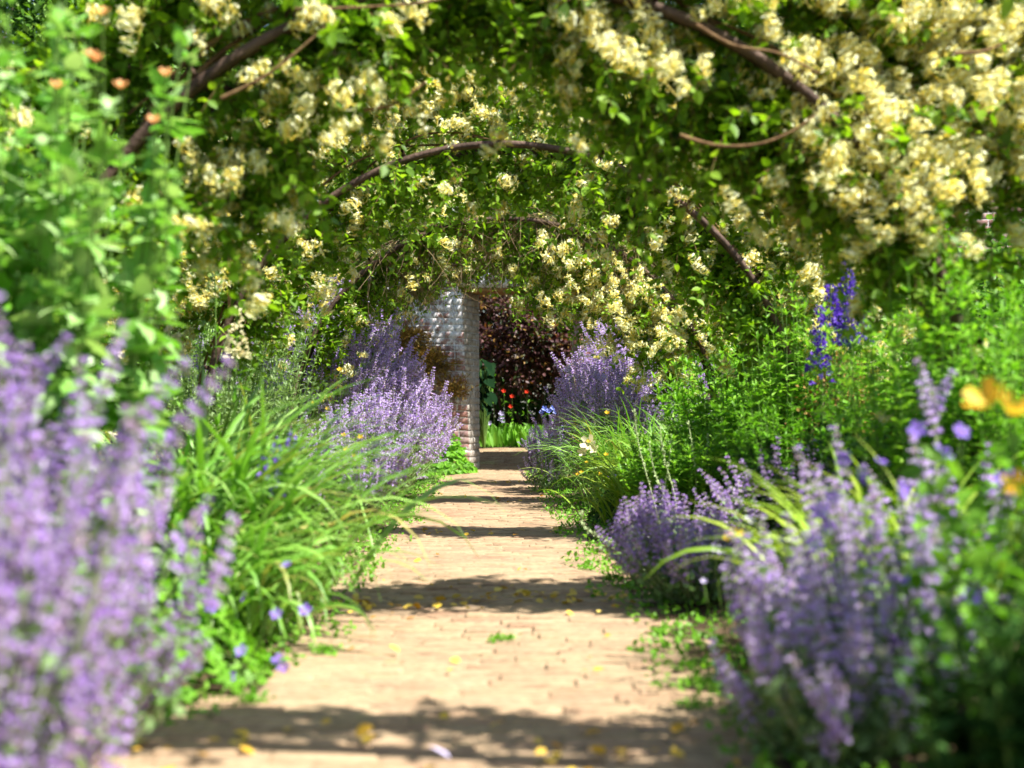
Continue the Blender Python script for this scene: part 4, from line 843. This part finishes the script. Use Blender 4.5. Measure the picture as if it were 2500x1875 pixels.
# trees behind the wall
for (x, y, h, cr, l, mt, zl, n, ls) in ((-5.5, 23, 10, 2.6, 'broad tree behind the wall at the far left', 'far', 1.2, 26000, .13), (-1.8, 25, 11, 2.6, 'tall tree behind the wall left of the doorway', 'far', 2.4, 26000, .13), (1.6, 24, 10, 2.5, 'tree behind the wall above the doorway', 'far', 2.6, 26000, .12),
        (5.2, 24, 11, 2.7, 'dark tree behind the wall on the right', 'dark', 1.5, 26000, .12), (8.3, 22.5, 10, 2.4, 'dark evergreen behind the wall at the far right', 'dark', 1.0, 22000, .11), (-8.8, 24, 10, 2.6, 'dark tree behind the wall outside the left edge', 'dark', 1, 16000, .13),
        (0, 31, 13, 3.6, 'large tree farther back in the middle', 'dark', 1.5, 26000, .2), (-6.5, 31, 13, 3.8, 'large tree farther back on the left', 'dark', 1, 26000, .2), (6.5, 31, 13, 3.8, 'large tree farther back on the right', 'dark', 1, 26000, .2)):
    tree(x, y, h, cr, n, ls, l, mt, z_low=zl, nclump=260, cs=.32)

# ------------------------------------------------------------------ fallen petals and small weeds on the path
def petals():
    a = Acc(); a.inst(L_oval, np.zeros((1, 3)), np.eye(3)[None]); me = a.mesh('fallen_petal'); me.materials.append(G['petal'])
    spots = []
    for (yc, sd, n) in ((5.7, .17, 120), (3.2, .13, 44), (8.9, .15, 30), (12.2, .2, 24), (14.9, .2, 22), (4.3, .5, 10), (6.6, .4, 8)):
        for i in range(n):
            y = yc+NN(sd); x = rng.uniform(path_l(y)+.02, path_r(y)-.02); spots.append((x, y))
    for x, y in spots:
        o = bpy.data.objects.new('fallen_petal', me); COL.objects.link(o); s = rng.uniform(.018, .045)
        z = .006*math.sin(x*5.1+y*1.3)+0.006*math.sin(y*2.3+x*2)+.004*math.sin(y*6.1)
        o.location = (x, y, z+.010); o.rotation_euler = (NN(.35), NN(.35), rng.uniform(0, 6.28)); o.scale = (s*1.2, s, s)
        tag(o, 'small withered yellow honeysuckle petal fallen on the brick path', 'petal', 'fallen petals on the path')
    o = bpy.data.objects.new('fallen_blossom', a.mesh('fallen_blossom')); o.data.materials.append(G['palev']); COL.objects.link(o)
    p = AT(1098, 1862, 3.0); o.location = (p[0], p[1], .03); o.rotation_euler = (.5, .2, 1.2); o.scale = (.05, .05, .05)
    tag(o, 'large pale lilac petal lying at the bottom of the path', 'petal')
petals()
def weeds():
    spots = [(AX(1222, 4.8), 4.8, 'small green weed alone in mid path just nearer than the dark shadow band'),
             (AX(1670, 4.4), 4.2, 'weed tuft on the path edge by the near right catmint'), (AX(1700, 4), 3.95, 'widest green weed tuft at the near right path edge'), (.40, 6.4, 'weed tuft at the foot of the shaded right catmint'), (.33, 7.0, 'weed farther along the right path edge'),
             (-.52, 4.45, 'weed below the tips of the left strap leaves'), (.46, 4.9, 'weed at the right end of the dark shadow band'), (.42, 3.65, 'blurred weed near the bottom right of the path'), (-.6, 3.7, 'blurred weed at the bottom left path edge')]
    for i, (x, y, wl_) in enumerate(spots):
        k = 70; s = rng.uniform(.03, .06); z = float(.006*math.sin(x*5.1+y*1.3)+0.006*math.sin(y*2.3+x*2)+.004*math.sin(y*6.1))
        P = np.stack([x+np.clip(NN(s*.45, k), -s, s), y+np.clip(NN(s*.4, k), -s, s), z+U(.002, .018, k)], 1)
        f = Acc(); f.inst(L_oval, P, frames(rdir(k, .2, 1), rdir(k, 2)), U(.010, .022, k)); o = f.build('weed', G['green'], origin=(x, y, z))
        tag(o, wl_, 'weed', 'weeds in the path joints')
weeds()
# creeping growth along the path edges, uncountable
def edge(side):
    n = 5200; y = U(2.6, 17.6, n)**1.0; e = np.array([path_l(v) if side < 0 else path_r(v) for v in y]); x = e+side*(U(-.10, .26, n))+.05*np.sin(y*4.1)+.04*np.sin(y*9.3)
    P = np.stack([x, y, gz(x, y)+U(.0, .035, n)], 1); f = Acc(); f.inst(L_oval, P, frames(rdir(n, .3), rdir(n, 1.6)), U(.012, .03, n)); o = f.build('ground_cover', G['green']); tag(o, 'creeping green growth along the %s edge of the path' % ('left' if side < 0 else 'right'), 'ground cover', kind='stuff')
edge(-1); edge(1)
